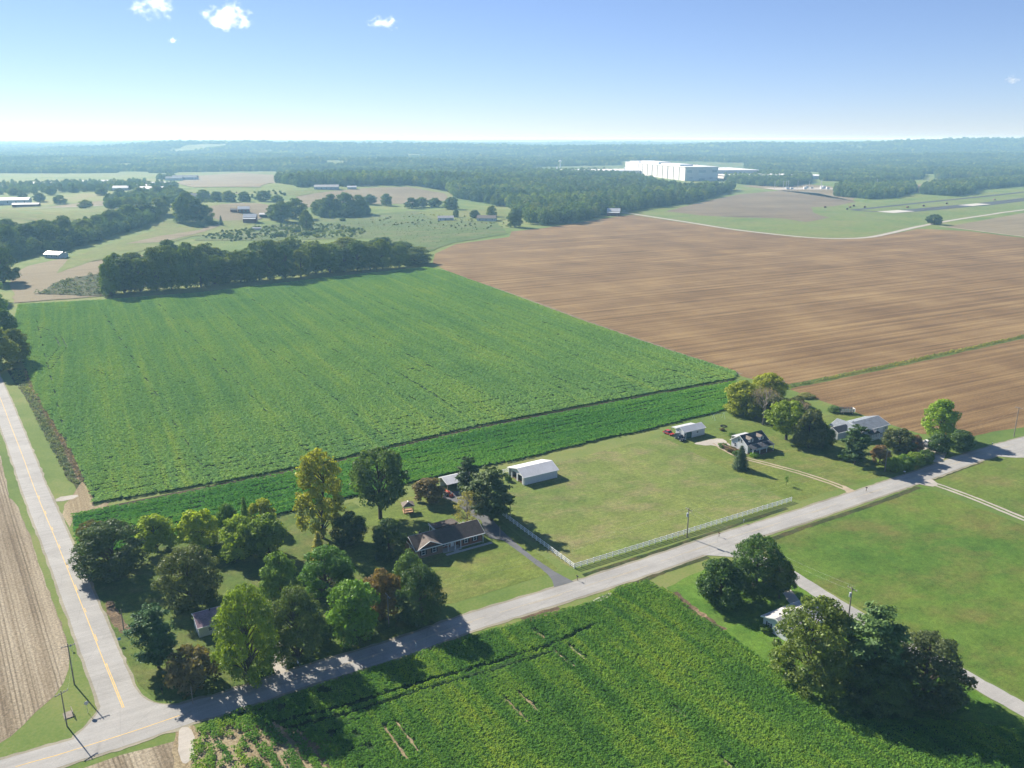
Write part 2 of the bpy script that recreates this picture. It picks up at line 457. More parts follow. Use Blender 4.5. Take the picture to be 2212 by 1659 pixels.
def strip(name, pts, width, mat, off, jit=0.15, n=8, seed=1, kind='structure', shift=0.0, thick=0.0, smooth=True):
    c = spline(pts, n) if smooth else [Vector(p[:2]) for p in pts]
    vs = []; fs = []
    for i, p in enumerate(c):
        d = (c[min(i + 1, len(c) - 1)] - c[max(i - 1, 0)]).normalized(); nn = Vector((-d.y, d.x))
        w = width[0] + (width[1] - width[0]) * i / (len(c) - 1) if hasattr(width, '__len__') else width
        for s in (-1, 1):
            q = p + nn * (shift + s * (w / 2 + jit * mnoise.noise(Vector((p.x * 0.5, p.y * 0.5, seed + s)))))
            vs.append((q.x, q.y, hgt(q.x, q.y) + off))
    for i in range(len(c) - 1):
        fs.append((2 * i, 2 * i + 1, 2 * i + 3, 2 * i + 2)[::-1])
    me = bpy.data.meshes.new(name); me.from_pydata(vs, [], fs); me.materials.append(mat)
    bm = bmesh.new(); bm.from_mesh(me)
    for f in bm.faces:
        f.normal_update()
        if f.normal.z < 0: f.normal_flip()
    bm.to_mesh(me); bm.free()
    return tag(put(name, me), kind=kind)

# --- colours of the land
M_lawn = grass('lawn_grass', (0.09112, 0.1507, 0.02928), (0.1367, 0.1869, 0.03904), (0.1823, 0.217, 0.0488), (0.2603, 0.1989, 0.0915), 0.03, stripes=0.22, sw=0.16, dryamt=0.5)
M_paddock = grass('paddock_grass', (0.1107, 0.1707, 0.04026), (0.1628, 0.2086, 0.05368), (0.2083, 0.2402, 0.0671), (0.2603, 0.2212, 0.1141), 0.035, stripes=0.2, sw=0.22, dryamt=0.85)
M_green = grass('green_lawn', (0.06023, 0.1354, 0.02079), (0.1004, 0.1707, 0.02772), (0.1406, 0.2, 0.03465), (0.174, 0.1471, 0.05198), 0.022, stripes=0.1, sw=0.12, dryamt=0.75)
M_bright = grass('bright_lawn', (0.069, 0.161, 0.0207), (0.1035, 0.2012, 0.0276), (0.138, 0.23, 0.0345), (0.161, 0.1725, 0.05175), 0.04, dryamt=0.3)
M_verge = grass('verge_grass', (0.06641, 0.1147, 0.023), (0.1087, 0.1509, 0.0345), (0.1509, 0.1811, 0.046), (0.2294, 0.1932, 0.0805), 0.05, dryamt=0.55, tall=0.2)
M_weeds = grass('ditch_weeds', (0.03, 0.055, 0.015), (0.06, 0.08, 0.03), (0.1, 0.1, 0.045), (0.15, 0.11, 0.06), 0.12, dryamt=0.7, tall=0.4)
M_orchard = grass('orchard_grass', (0.055, 0.1045, 0.0198), (0.0935, 0.143, 0.0286), (0.132, 0.1705, 0.0385), (0.187, 0.165, 0.066), 0.05, dryamt=0.55)  # slightly darker grass for the orchard floor
M_air = grass('airfield_grass', (0.1063, 0.1728, 0.0455), (0.1625, 0.216, 0.065), (0.2125, 0.2322, 0.078), (0.2375, 0.1998, 0.104), 0.012, stripes=0.25, sw=0.03, dryamt=0.5)
M_past = grass('pasture_grass', (0.06, 0.11, 0.03), (0.1, 0.15, 0.04), (0.14, 0.17, 0.06), (0.19, 0.165, 0.09), 0.012, dryamt=0.6)
M_hay = grass('hay_grass', (0.105, 0.155, 0.035), (0.147, 0.19, 0.045), (0.189, 0.2, 0.06), (0.2205, 0.17, 0.09), 0.012, dryamt=0.45)
M_brown = stubble('bean_stubble', (0.123, 0.07317, 0.0328), (0.1933, 0.1204, 0.05498), (0.3163, 0.2183, 0.1014), -TH + 0.06, rowamt=0.0, passes=9.0)
M_brown2 = stubble('far_stubble', (0.12, 0.0975, 0.069), (0.18, 0.143, 0.09775), (0.264, 0.221, 0.138), -TH + 0.35, rowamt=0.0, big=0.008, green=(0.144, 0.208, 0.05175))
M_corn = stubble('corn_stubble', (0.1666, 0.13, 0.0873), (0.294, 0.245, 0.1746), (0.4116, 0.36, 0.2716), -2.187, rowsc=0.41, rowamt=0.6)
M_tan = stubble('tan_stubble', (0.1716, 0.1376, 0.0858), (0.2184, 0.1806, 0.1131), (0.2652, 0.2279, 0.1482), -TH, rowamt=0.0, big=0.01)
M_soil = stubble('bare_soil', (0.19, 0.145, 0.0855), (0.285, 0.23, 0.1425), (0.38, 0.32, 0.209), -TH + 1.57, rowamt=0.0)
M_bank = stubble('ditch_bank', (0.08, 0.0608, 0.04), (0.16, 0.1152, 0.072), (0.352, 0.256, 0.16), -TH, rowamt=0.0, big=0.1)
M_ditch = stubble('ditch_soil', (0.025, 0.022, 0.014), (0.05, 0.04, 0.025), (0.14, 0.1, 0.06), -TH, rowamt=0.0, big=0.1)
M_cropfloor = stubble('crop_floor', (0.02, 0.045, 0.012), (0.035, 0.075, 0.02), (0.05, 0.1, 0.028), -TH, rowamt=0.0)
M_road = roadmat('chip_seal', (0.34, 0.333, 0.32), 0.2)
M_drive = roadmat('driveway_asphalt', (0.13, 0.135, 0.145), 0.2)
M_gravel = roadmat('gravel', (0.4, 0.37, 0.33), 0.22, patch=False)
M_track = roadmat('dirt_track', (0.36, 0.3, 0.22), 0.25, patch=False)
M_runway = roadmat('runway_asphalt', (0.06, 0.065, 0.07), 0.15, patch=False)
M_conc = roadmat('concrete', (0.5, 0.49, 0.46), 0.12, patch=False)
M_yellow = paint('yellow_line', (0.62, 0.4, 0.1), 0.8, 0.25, 0.8)
M_faint = paint('faded_yellow_line', (0.4, 0.35, 0.26), 0.8, 0.25, 0.8)

# --- the near fields
soy_main = PX(202, 1089, 480, 1042, 700, 1000, 850, 963, 1000, 928, 1170, 894, 1330, 864, 1460, 841, 1588, 818, 1592, 806, 1440, 757, 1250, 692, 1120, 643,
              1000, 600, 966, 587, 920, 578, 700, 602, 450, 632, 240, 648, 40, 659, 32, 690, 30, 740, 50, 785, 56, 798, 72, 838, 93, 879, 121, 922, 161, 987, 189, 1048)
soy_strip = PX(155, 1113, 320, 1084, 480, 1052, 700, 1009, 850, 971.5, 1000, 936.5, 1170, 901.5, 1330, 871, 1460, 848, 1590, 825, 1572, 884, 1543, 894, 1491, 905, 1404, 928,
               1300, 950, 1207, 972, 1152, 987, 1043, 1009, 953, 1029, 875, 1047, 760, 1074, 654, 1099, 600, 1114, 500, 1135, 394, 1159, 300, 1180, 170, 1205)
soy_near = PX(421, 1577, 506, 1541, 653, 1495, 800, 1448, 1008, 1379, 1079, 1359, 1158, 1335, 1241, 1313, 1281, 1303, 1300, 1292, 1335, 1273, 1397, 1256, 1454, 1286, 1505, 1331, 1569, 1370, 1650, 1432,
              1737, 1490, 1769, 1521, 1807, 1545, 1877, 1557, 2008, 1557, 2134, 1571, 2212, 1583, 2420, 1645, 2420, 1960, 1600, 2050, 900, 2050, 440, 1900, 405, 1700)
brown = PX(968, 587, 935, 568, 940, 548, 985, 527, 1100, 512, 1105, 500, 1180, 492, 1330, 468, 1365, 464, 1480, 481, 1590, 498, 1720, 512.5, 1800, 517, 1870, 515, 1925, 506, 1985, 494, 2090, 499, 2212, 514,
           2700, 560, 2900, 760, 2500, 900, 2212, 923, 2143, 933, 2100, 943, 1990, 937, 1916, 915, 1838, 887, 1772, 865, 1712, 843, 1600, 812, 1592, 806, 1440, 757, 1250, 692, 1120, 643, 1000, 600)
sheet('harvested_field', brown, M_brown, 0.02, jit=0.6)
sheet('soybean_field', soy_main, M_cropfloor, 0.022, jit=0.5)
sheet('soybean_field', soy_strip, M_cropfloor, 0.022, jit=0.4)
sheet('soybean_field', soy_near, M_cropfloor, 0.022, jit=0.5)
sheet('bare_corner', smooth_poly(PX(425, 1580, 520, 1558, 620, 1568, 720, 1600, 760, 1660, 700, 1760, 440, 1760, 410, 1650), 1), M_soil, 0.03, step=0.8, jit=0.9)
strip('drainage_ditch', PX(205, 1102, 480, 1047, 700, 1004.5, 850, 967, 1000, 932, 1170, 897.5, 1330, 867.5, 1460, 844.5, 1590, 821.5), 2.0, M_ditch, 0.03, 0.5)
sheet('field_margin', PX(140, 1090, 178, 1040, 196, 1060, 204, 1095, 240, 1080, 225, 1098, 160, 1118, 150, 1140, 135, 1110), M_soil, 0.034, jit=0.5)
strip('field_margin', PX(1600, 808, 1440, 754, 1250, 688, 1120, 640, 985, 594), 3.0, M_tan, 0.034, 0.8)
corn = PX(2, 985, 20, 1074, 39, 1096, 56, 1139, 64, 1152, 101, 1268, 137, 1360, 150, 1412, 148, 1445, 137, 1476, 116, 1506, 76, 1540, 24, 1592, -40, 1630, -400, 1750, -900, 1500, -500, 1000, -200, 900)
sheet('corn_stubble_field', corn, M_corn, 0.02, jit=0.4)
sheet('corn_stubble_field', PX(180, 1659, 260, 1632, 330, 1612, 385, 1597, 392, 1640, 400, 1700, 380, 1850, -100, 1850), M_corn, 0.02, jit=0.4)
# weeds between the left road and the green field
sheet('weedy_verge', PX(10, 795, 56, 798, 72, 838, 93, 879, 121, 922, 161, 987, 189, 1048, 170, 1060, 150, 1040, 120, 985, 85, 915, 50, 850), M_weeds, 0.026, jit=0.8)
strip('dry_weed_strip', PX(52, 800, 78, 850, 110, 912, 148, 980, 176, 1036), 2.2, M_bank, 0.032, 0.8)
# paddock and lawns
sheet('paddock', AB(-0.5, 0.5, 75, 0.5, 78, 30, 80, 61, 40, 60, -2, 60, -2, 30), M_paddock, 0.026, jit=0.3)
sheet('lawn', AB(79, -1, 110, -1.5, 152, -3, 158, 18, 160, 44, 120, 55, 108, 62, 80, 62, 78, 30, 76, 4), M_lawn, 0.027, jit=0.4)
sheet('lawn', AB(-32, 1, -3.5, 1, -2, 30, -2, 59, -30, 60, -45, 58, -45, 30, -40, 4), M_lawn, 0.027, jit=0.3)
sheet('lawn', PX(1440, 1270, 1530, 1225, 1650, 1215, 1800, 1300, 2212, 1560, 2400, 1660, 2212, 1592, 2134, 1580, 2008, 1566, 1877, 1566, 1807, 1554, 1769, 1530, 1737, 1498, 1650, 1434, 1569, 1371, 1505, 1332), M_bright, 0.027, jit=0.4)
sheet('lawn', PX(1665, 1165, 1990, 1048, 2212, 1135, 2500, 1240, 2700, 1560, 2300, 1560, 2212, 1512, 1960, 1370, 1760, 1260, 1690, 1222), M_green, 0.027, jit=0.2)
sheet('lawn', PX(1995, 1043, 2070, 1018, 2140, 985, 2212, 975, 2500, 930, 2700, 1180, 2212, 1118), M_lawn, 0.0265, jit=0.2)
sheet('orchard_floor', PX(160, 1200, 300, 1182, 394, 1161, 500, 1137, 600, 1116, 650, 1108, 760, 1085, 840, 1130, 880, 1300, 950, 1352, 1008, 1330, 800, 1405, 620, 1466, 470, 1508, 340, 1515, 300, 1480, 250, 1380, 190, 1250), M_orchard, 0.0265, jit=0.3)
strip('grass_strip', PX(1690, 838, 1790, 818, 1950, 785, 2100, 752, 2300, 708), 5.0, M_verge, 0.03, 1.2)

# --- roads
front_c = PX(-60, 1688, 40, 1656, 122, 1633, 177, 1616, 300, 1577, 409, 1540, 504, 1513, 653, 1463, 858, 1401, 1008, 1347, 1212, 1284, 1400, 1223, 1560, 1168, 1728, 1116, 1900, 1058, 1990, 1028, 2078, 996, 2150, 973, 2212, 955, 2330, 925, 2600, 850)
left_c = PX(272, 1545, 265, 1530, 220, 1418, 166, 1280, 122, 1170, 76, 1059, 48, 983, 22, 916, 2, 864, -30, 790, -70, 720)
M_sh = roadmat('road_shoulder', (0.27, 0.25, 0.19), 0.3, patch=False)
strip('road_shoulder', front_c, 7.6, M_sh, 0.045, 0.5, n=14)
strip('road_shoulder', left_c, 7.4, M_sh, 0.047, 0.45, n=14)
strip('front_road', front_c, 6.2, M_road, 0.06, 0.16, n=14)
strip('left_road', left_c, 6.3, M_road, 0.064, 0.16, n=14)
Z = lambda x, y: ((x * 0.42424) / 1.3888, (1600 + y * 0.42424) / 1.3888)
ap = []
for x, y in [(700, 1020), (722, 1130), (715, 1220), (690, 1275), (620, 1365), (500, 1465), (560, 1560), (900, 1480), (1250, 1370), (1450, 1290), (1360, 1205), (1240, 1216), (1120, 1210), (1020, 1175), (960, 1105), (900, 1000)]:
    ap += list(Z(x, y))
sheet('road_junction', smooth_poly(PX(*ap), 1), M_road, 0.068, step=1.0, jit=0.1)
sheet('road_shoulder', smooth_poly(PX(*Z(690, 1000), *Z(712, 1130), *Z(700, 1235), *Z(610, 1355), *Z(480, 1462), *Z(560, 1560), *Z(1450, 1290), *Z(1360, 1195), *Z(1240, 1206), *Z(1120, 1200), *Z(1030, 1165), *Z(970, 1095), *Z(910, 990)), 1), M_sh, 0.05, step=1.0, jit=0.3)

def dashes(name, pts, width, mat, off, dash, gap, shift=0, t0=0, t1=1e9, parent=None, jit=0.03):
    c = spline(pts, 30); s = [0]
    for i in range(1, len(c)): s.append(s[-1] + (c[i] - c[i - 1]).length)
    d = t0
    while d < min(s[-1], t1):
        seg = [c[i] for i in range(len(c)) if d <= s[i] <= min(d + dash, t1)]
        if len(seg) > 1:
            o = strip(name, seg, width, mat, off, jit, shift=shift, smooth=False)
            del o['kind']; o.parent = parent
        d += dash + gap
fr = [o for o in COL.objects if o.name == 'front_road'][0]; lr = [o for o in COL.objects if o.name == 'left_road'][0]
dashes('centre_line', left_c[1:], 0.13, M_yellow, 0.076, 500, 1, shift=0.0, parent=lr)
dashes('centre_dash', left_c[1:], 0.13, M_yellow, 0.076, 3.4, 9.0, shift=-0.28, t0=1, t1=120, parent=lr)
dashes('centre_line', left_c[1:], 0.13, M_yellow, 0.077, 16, 500, shift=-0.28, parent=lr)
dashes('centre_dash', front_c, 0.14, M_yellow, 0.074, 26, 500, shift=0.1, t0=6, parent=fr)
dashes('centre_dash', front_c, 0.13, M_faint, 0.074, 20, 3.0, shift=0.15, t0=52, parent=fr)
dashes('centre_dash', front_c, 0.13, M_faint, 0.074, 9, 14.0, shift=-0.2, t0=60, parent=fr)

strip('grass_ditch', PX(1330, 1285, 1400, 1248, 1470, 1222, 1530, 1203), 1.6, M_weeds, 0.04, 0.4)
strip('grass_ditch', PX(1665, 1166, 1750, 1135, 1850, 1102, 1940, 1070, 1985, 1052), 1.7, M_weeds, 0.04, 0.4)
strip('grass_ditch', PX(2010, 1037, 2070, 1015, 2120, 997), 1.7, M_weeds, 0.04, 0.4)
strip('grass_ditch', PX(1260, 1243, 1400, 1198, 1550, 1147, 1700, 1098), 1.2, M_weeds, 0.036, 0.5)
# --- drives and lanes
sheet('driveway', PX(1240, 1257, 1199, 1236, 1150, 1202.5, 1107, 1167, 1082, 1144, 1060, 1118, 1045, 1100, 1020, 1080, 1005, 1060, 960, 1062, 955, 1075, 985, 1085, 1010, 1110, 1040, 1125, 1047, 1150, 1058, 1163, 1088, 1168, 1111, 1185, 1141, 1207, 1180, 1238, 1193, 1253, 1197, 1269), M_drive, 0.05, step=1.0, jit=0.12)
sheet('gravel_entrance', smooth_poly(PX(388, 1572, 412, 1572, 420, 1600, 416, 1640, 400, 1655, 388, 1640, 383, 1600), 1), M_gravel, 0.05, step=0.8, jit=0.4)
sheet('soil_patch', smooth_poly(PX(380, 1568, 430, 1570, 440, 1610, 432, 1680, 375, 1680, 372, 1610), 1), M_soil, 0.04, step=0.8, jit=0.7)
sheet('gravel_entrance', smooth_poly(PX(1285, 1295, 1320, 1277, 1322, 1285, 1300, 1300, 1270, 1303), 1), M_gravel, 0.05, step=0.8, jit=0.4)
sheet('gravel_drive', smooth_poly(PX(590, 1390, 612, 1388, 622, 1460, 598, 1468, 586, 1430), 1), M_gravel, 0.05, step=0.8, jit=0.4)
sheet('soil_patch', smooth_poly(PX(1105, 1330, 1170, 1312, 1205, 1308, 1215, 1318, 1190, 1330, 1130, 1345), 1), M_bank, 0.04, step=0.8, jit=0.8)
sheet('soil_patch', smooth_poly(PX(870, 1415, 960, 1385, 975, 1392, 900, 1420), 1), M_bank, 0.04, step=0.8, jit=0.8)
sheet('rough_patch', smooth_poly(PX(222, 1296, 245, 1300, 262, 1330, 285, 1362, 268, 1372, 240, 1350), 1), M_bank, 0.04, step=0.7, jit=0.9)
sheet('field_entrance', smooth_poly(PX(118, 1076, 165, 1068, 172, 1074, 122, 1086), 1), M_gravel, 0.05, step=0.8, jit=0.3)
strip('dry_weed_strip', PX(1455, 1280, 1500, 1318, 1540, 1345, 1560, 1362), 1.6, M_bank, 0.04, 0.9)
lane_c = PX(1545, 1183, 1600, 1195, 1690, 1232, 1800, 1300, 1930, 1375, 2100, 1470, 2212, 1533, 2400, 1640)
strip('farm_lane', lane_c, 4.2, M_road, 0.055, 0.3)
sheet('lane_mouth', smooth_poly(PX(1490, 1195, 1560, 1165, 1620, 1190, 1640, 1212, 1600, 1205, 1530, 1200), 1), M_road, 0.058, step=0.8, jit=0.2)
strip('bungalow_drive', PX(1660, 1225, 1690, 1265, 1715, 1300, 1730, 1325), 2.6, M_gravel, 0.052, 0.3)
tr_c = PX(1840, 1062, 1800, 1045, 1730, 1022, 1660, 1003, 1600, 987, 1565, 970, 1545, 957)
for sft in (-0.85, 0.85):
    strip('wheel_track', tr_c, 0.75, M_track, 0.05, 0.2, shift=sft, seed=3 + sft)
sheet('gravel_pad', smooth_poly(PX(1494, 958, 1530, 950, 1555, 946, 1572, 955, 1580, 972, 1560, 972, 1545, 962, 1510, 962), 1), M_gravel, 0.048, step=0.8, jit=0.6)
sheet('lane_mouth', smooth_poly(PX(1815, 1045, 1860, 1066, 1845, 1075, 1822, 1058), 1), M_track, 0.052, step=0.8, jit=0.3)
l2 = PX(1985, 1040, 2010, 1043, 2100, 1075, 2212, 1121, 2400, 1195)
for sft in (-0.9, 0.9):
    strip('wheel_track', l2, 0.85, M_gravel, 0.05, 0.2, shift=sft, seed=6 + sft)
sheet('lane_mouth', smooth_poly(PX(1960, 1040, 2005, 1030, 2030, 1048, 2010, 1052), 1), M_gravel, 0.052, step=0.8, jit=0.3)
sheet('lane_mouth', smooth_poly(PX(2140, 985, 2180, 962, 2260, 955, 2300, 985, 2212, 990), 1), M_road, 0.058, step=0.8, jit=0.3)
sheet('gravel_pad', smooth_poly(PX(1960, 960, 2000, 948, 2030, 955, 2050, 985, 2020, 1003, 1985, 985), 1), M_gravel, 0.048, step=0.8, jit=0.6)
sheet('concrete_pad', AB(143, 15, 152, 15, 152.6, 23.4, 143, 23.4), M_conc, 0.05, jit=0.05)

# --- far fields, lanes and the airstrip
FO = 0.35
sheet('airfield', PX(1372, 461, 1480, 478, 1590, 495, 1720, 509, 1800, 514, 1870, 512, 1920, 503, 1985, 488, 2060, 474, 2140, 462, 2212, 452, 2700, 400, 2600, 372, 2212, 412, 2000, 432, 1850, 440, 1800, 434, 1720, 420, 1590, 405, 1560, 415, 1480, 440), M_air, 0.05, grid=60, step=20, jit=3)
sheet('fallow_field', PX(1440, 457, 1500, 440, 1590, 421, 1690, 411, 1770, 418, 1850, 436, 1800, 446, 1752, 448, 1758, 460, 1790, 470, 1740, 480, 1690, 472, 1600, 470, 1520, 466), M_brown2, 0.12, grid=60, step=15, jit=4)
sheet('fallow_field', PX(1600, 402, 1700, 395, 1790, 402, 1860, 418, 1840, 434, 1760, 422, 1690, 412), M_tan, 0.12, grid=60, step=15, jit=4)
sheet('grey_field', PX(2040, 491, 2110, 478, 2212, 460, 2700, 408, 2900, 560, 2212, 512, 2100, 497), M_tan, 0.1, grid=60, step=12, jit=1)
strip('gravel_road', PX(1340, 459, 1372, 463, 1480, 479.5, 1590, 496.5, 1720, 511, 1800, 515.5, 1870, 513.5, 1920, 504.5, 1985, 489.5, 2060, 475.5, 2140, 463.5, 2212, 453.5, 2500, 420), 7.0, M_gravel, 0.2, 0.8)
strip('field_lane', PX(2030, 489, 2090, 496, 2212, 511, 2500, 540), 4.0, M_track, 0.2, 0.8)
strip('runway', PX(1916, 458.6, 1975, 454.5, 2100, 443, 2212, 431, 2700, 372), 30, M_runway, 0.25, 0.5)
strip('runway_threshold', PX(1912, 459, 1930, 457.6, 1958, 455.4), 26, M_conc, 0.32, 0.3)
strip('runway_threshold', PX(2085, 444.5, 2110, 442, 2125, 440.5), 22, M_conc, 0.32, 0.3)
strip('taxiway', PX(1912, 458, 1870, 456, 1846, 453.5, 1880, 450, 2000, 437, 2100, 427, 2212, 415, 2600, 372), 12, M_runway, 0.22, 0.5)
# left of the belt: rolling fields
sheet('stubble_slope', PX(30, 655, 20, 600, 60, 575, 130, 560, 200, 566, 300, 548, 330, 560, 260, 600, 232, 640), M_tan, FO, grid=25, step=10, jit=2)
sheet('scrub_patch', PX(78, 636, 130, 608, 225, 590, 250, 640, 180, 640), M_weeds, FO + 0.25, grid=20, step=8, jit=3)
sheet('hay_field', PX(120, 592, 150, 560, 230, 530, 330, 500, 420, 478, 470, 472, 560, 480, 520, 505, 420, 510, 350, 530, 300, 545, 200, 565), M_hay, FO + 0.1, grid=25, step=10, jit=2)
sheet('hay_field', PX(300, 470, 380, 440, 420, 450, 480, 470, 420, 492, 340, 498), M_hay, FO + 0.1, grid=25, step=10, jit=2)
sheet('stubble_slope', PX(270, 528, 350, 510, 430, 498, 470, 482, 480, 486, 440, 502, 350, 524), M_tan, FO + 0.3, grid=20, step=8, jit=1)
sheet('stubble_slope', PX(420, 455, 500, 440, 560, 440, 600, 450, 560, 475, 480, 478), M_tan, FO + 0.2, grid=25, step=10, jit=2)
sheet('pasture', PX(560, 520, 420, 520, 440, 505, 560, 490, 700, 470, 900, 455, 1060, 470, 1100, 505, 980, 525, 925, 545, 800, 515), M_past, FO, grid=30, step=12, jit=3)
sheet('stubble_hill', PX(640, 425, 720, 412, 800, 406, 880, 404, 960, 418, 975, 432, 900, 440, 760, 440, 660, 448), M_tan, FO, grid=30, step=12, jit=3)
sheet('hay_field', PX(610, 415, 700, 405, 770, 408, 700, 415, 640, 424), M_hay, FO + 0.15, grid=30, step=12, jit=2)
sheet('yard_lawn', PX(900, 460, 960, 452, 1060, 452, 1130, 458, 1080, 478, 960, 480), M_hay, FO + 0.15, grid=30, step=12, jit=2)
sheet('stubble_hill', PX(380, 395, 430, 380, 520, 374, 590, 378, 600, 395, 560, 405, 440, 405), M_tan, 0.8, grid=50, step=20, jit=4)
sheet('pasture', PX(0, 470, 0, 452, 140, 440, 330, 430, 350, 445, 250, 470, 100, 480), M_hay, FO, grid=40, step=15, jit=4)
sheet('stubble_slope', PX(100, 448, 200, 436, 300, 432, 280, 440, 180, 448), M_tan, FO + 0.3, grid=40, step=15, jit=4)
sheet('stubble_hill', PX(1850, 412, 1990, 398, 2090, 392, 2140, 398, 2000, 415, 1900, 425), M_tan, 0.4, grid=60, step=20, jit=4)
strip('gravel_road', PX(70, 452, 200, 446, 330, 438, 420, 425, 520, 418), 5, M_gravel, FO + 0.6, 0.5)

# ------------------------------------------------------------------ plants
M_leaf = leafmat('foliage', trans=0.3, rnd=0.22)
M_needle = leafmat('needles', trans=0.15, rnd=0.15)
M_bark = paint('bark', (0.09, 0.07, 0.055), 0.95, 0.35, 3.0, 0.1)
M_barkp = paint('pale_bark', (0.24, 0.21, 0.18), 0.95, 0.35, 3.0, 0.1)

def unit(n, r):
    v = r.normal(size=(n, 3)); return v / np.linalg.norm(v, axis=1, keepdims=True)

def leaf_mesh(name, P, N, size, tint, mat, r, asp=0.6, curl=0.0):
    """one rhombic spray of leaves per point"""
    n = len(P)
    N = N / np.maximum(1e-6, np.linalg.norm(N, axis=1, keepdims=True))
    A = r.normal(size=(n, 3)); T = np.cross(N, A); T /= np.maximum(1e-6, np.linalg.norm(T, axis=1, keepdims=True)); B = np.cross(N, T)
    s = size[:, None]
    V = np.empty((n, 4, 3)); V[:, 0] = P + T * s; V[:, 1] = P + B * s * asp + N * s * curl; V[:, 2] = P - T * s; V[:, 3] = P - B * s * asp + N * s * curl
    me = bpy.data.meshes.new(name)
    me.vertices.add(4 * n); me.vertices.foreach_set('co', V.astype(np.float32).ravel())
    me.loops.add(4 * n); me.loops.foreach_set('vertex_index', np.arange(4 * n, dtype=np.int32))
    me.polygons.add(n); me.polygons.foreach_set('loop_start', np.arange(0, 4 * n, 4, dtype=np.int32))
    me.update(calc_edges=True)
    at = me.attributes.new('tint', 'FLOAT', 'FACE'); at.data.foreach_set('value', np.clip(tint, 0, 1).astype(np.float32))
    me.materials.append(mat)
    return me

def lobes_crown(name, seed, prof, H, Wd, z0, nl, lr, nleaf, ls, mat=None, upb=0.35, holes=0.0, fill=0.12):
    """crown of overlapping leafy lobes inside the outline prof(t) -> relative radius"""
    r = np.random.default_rng(seed)
    C = []; R = []
    tries = 0
    while len(C) < nl and tries < nl * 60:
        tries += 1
        t = r.uniform(0.0, 1.0); rr = prof(t) * Wd / 2
        rl = lr * Wd / 2 * r.uniform(0.5, 1.25)
        a = r.uniform(0, 2 * math.pi); q = max(0.0, rr - rl * r.uniform(0.3, 0.95)) * math.sqrt(r.uniform(0.25, 1.0))
        z = z0 + rl * 0.6 + t * (H - z0 - rl * 1.6)
        c = np.array([q * math.cos(a), q * math.sin(a), z])
        if C and min(np.linalg.norm(c - k) for k in C) < rl * 0.55: continue
        C.append(c); R.append(rl)
    C = np.array(C); R = np.array(R)
    w = R ** 2; w = w / w.sum()
    k = r.choice(len(C), size=int(nleaf * 1.7), p=w)
    d = unit(len(k), r); d[:, 2] += upb; d /= np.linalg.norm(d, axis=1, keepdims=True)
    rad = R[k] * (0.8 + 0.42 * r.random(len(k)) ** 2.2)
    fl = r.random(len(k)) < fill; rad[fl] *= r.random(fl.sum())
    sq = np.array([1, 1, 0.82])
    P = C[k] + d * rad[:, None] * sq
    keep = np.ones(len(P), bool)
    for i in range(len(C)):
        dd = np.linalg.norm((P - C[i]) / sq, axis=1)
        keep &= ~((dd < R[i] * 0.78) & (k != i) & ~fl)
    P = P[keep]; d = d[keep]; k = k[keep]
    if len(P) > nleaf: P, d, k = P[:nleaf], d[:nleaf], k[:nleaf]
    lt = r.random(len(C))
    N = d + 0.75 * unit(len(P), r)
    size = ls * (0.4 + 1.15 * r.random(len(P)) ** 1.4)
    tint = 0.15 + 0.45 * lt[k] + 0.4 * r.random(len(P))
    return leaf_mesh(name, P, N, size, tint, mat or M_leaf, r), C, R

def trunk_mesh(name, seed, H, rb, ends, z0, mat=None, lean=0.03, nb=None):
    r = np.random.default_rng(seed); m = MB()
    top = Vector((r.normal() * lean * H, r.normal() * lean * H, H * 0.8))
    pts = [Vector((0, 0, -0.3)), Vector((0, 0, 0.25)), Vector((top.x * 0.3, top.y * 0.3, H * 0.3)), Vector((top.x * 0.7, top.y * 0.7, H * 0.58)), top]
    m.tube(pts, [rb * 1.5, rb * 1.1, rb * 0.85, rb * 0.5, rb * 0.12], 8)
    for e in ends[:nb]:
        e = Vector(e); zb = min(max(z0 * 0.7, e.z - 0.55 * math.hypot(e.x, e.y) - 0.06 * H), H * 0.62)
        t = zb / (H * 0.8); b = Vector((top.x * t, top.y * t, zb))
        mid = b.lerp(e, 0.5) + Vector((0, 0, 0.04 * H))
        rr = rb * (0.5 - 0.25 * t)
        m.tube([b, mid, e], [rr, rr * 0.6, rr * 0.15], 5, cap=False)
    return m.mesh(name, mat or M_bark)

P_dome = lambda t: math.sqrt(max(0.0, 1 - (2 * t - 0.85) ** 2 / 1.5)) if t < 0.43 else math.sqrt(max(0.02, 1 - ((t - 0.43) / 0.6) ** 2.2))
P_egg = lambda t: math.sqrt(max(0.1, 1 - ((t - 0.3) / 0.74) ** 2)) if t > 0.3 else 0.86 + 0.14 * t / 0.3
P_tall = lambda t: 1.0 * math.sqrt(max(0.1, 1 - ((t - 0.38) / 0.66) ** 2))
P_vase = lambda t: max(0.25, 0.45 + 0.75 * math.sin(math.pi * min(1, t * 0.85 + 0.08)))
PROTO = {}
def proto(kind, seed, prof, H, Wd, z0, nl, lr, nleaf, ls, rb, mat=None, bark=None, upb=0.35, fill=0.12, nb=26):
    cm, C, R = lobes_crown('crown_' + kind, seed, prof, H, Wd, z0, nl, lr, nleaf, ls, mat, upb, fill=fill)
    order = np.argsort(-R)
    tm = trunk_mesh('trunk_' + kind, seed + 5, H, rb, [C[i] for i in order], z0, bark, nb=nb)
    PROTO.setdefault(kind, []).append((cm, tm, H, Wd))

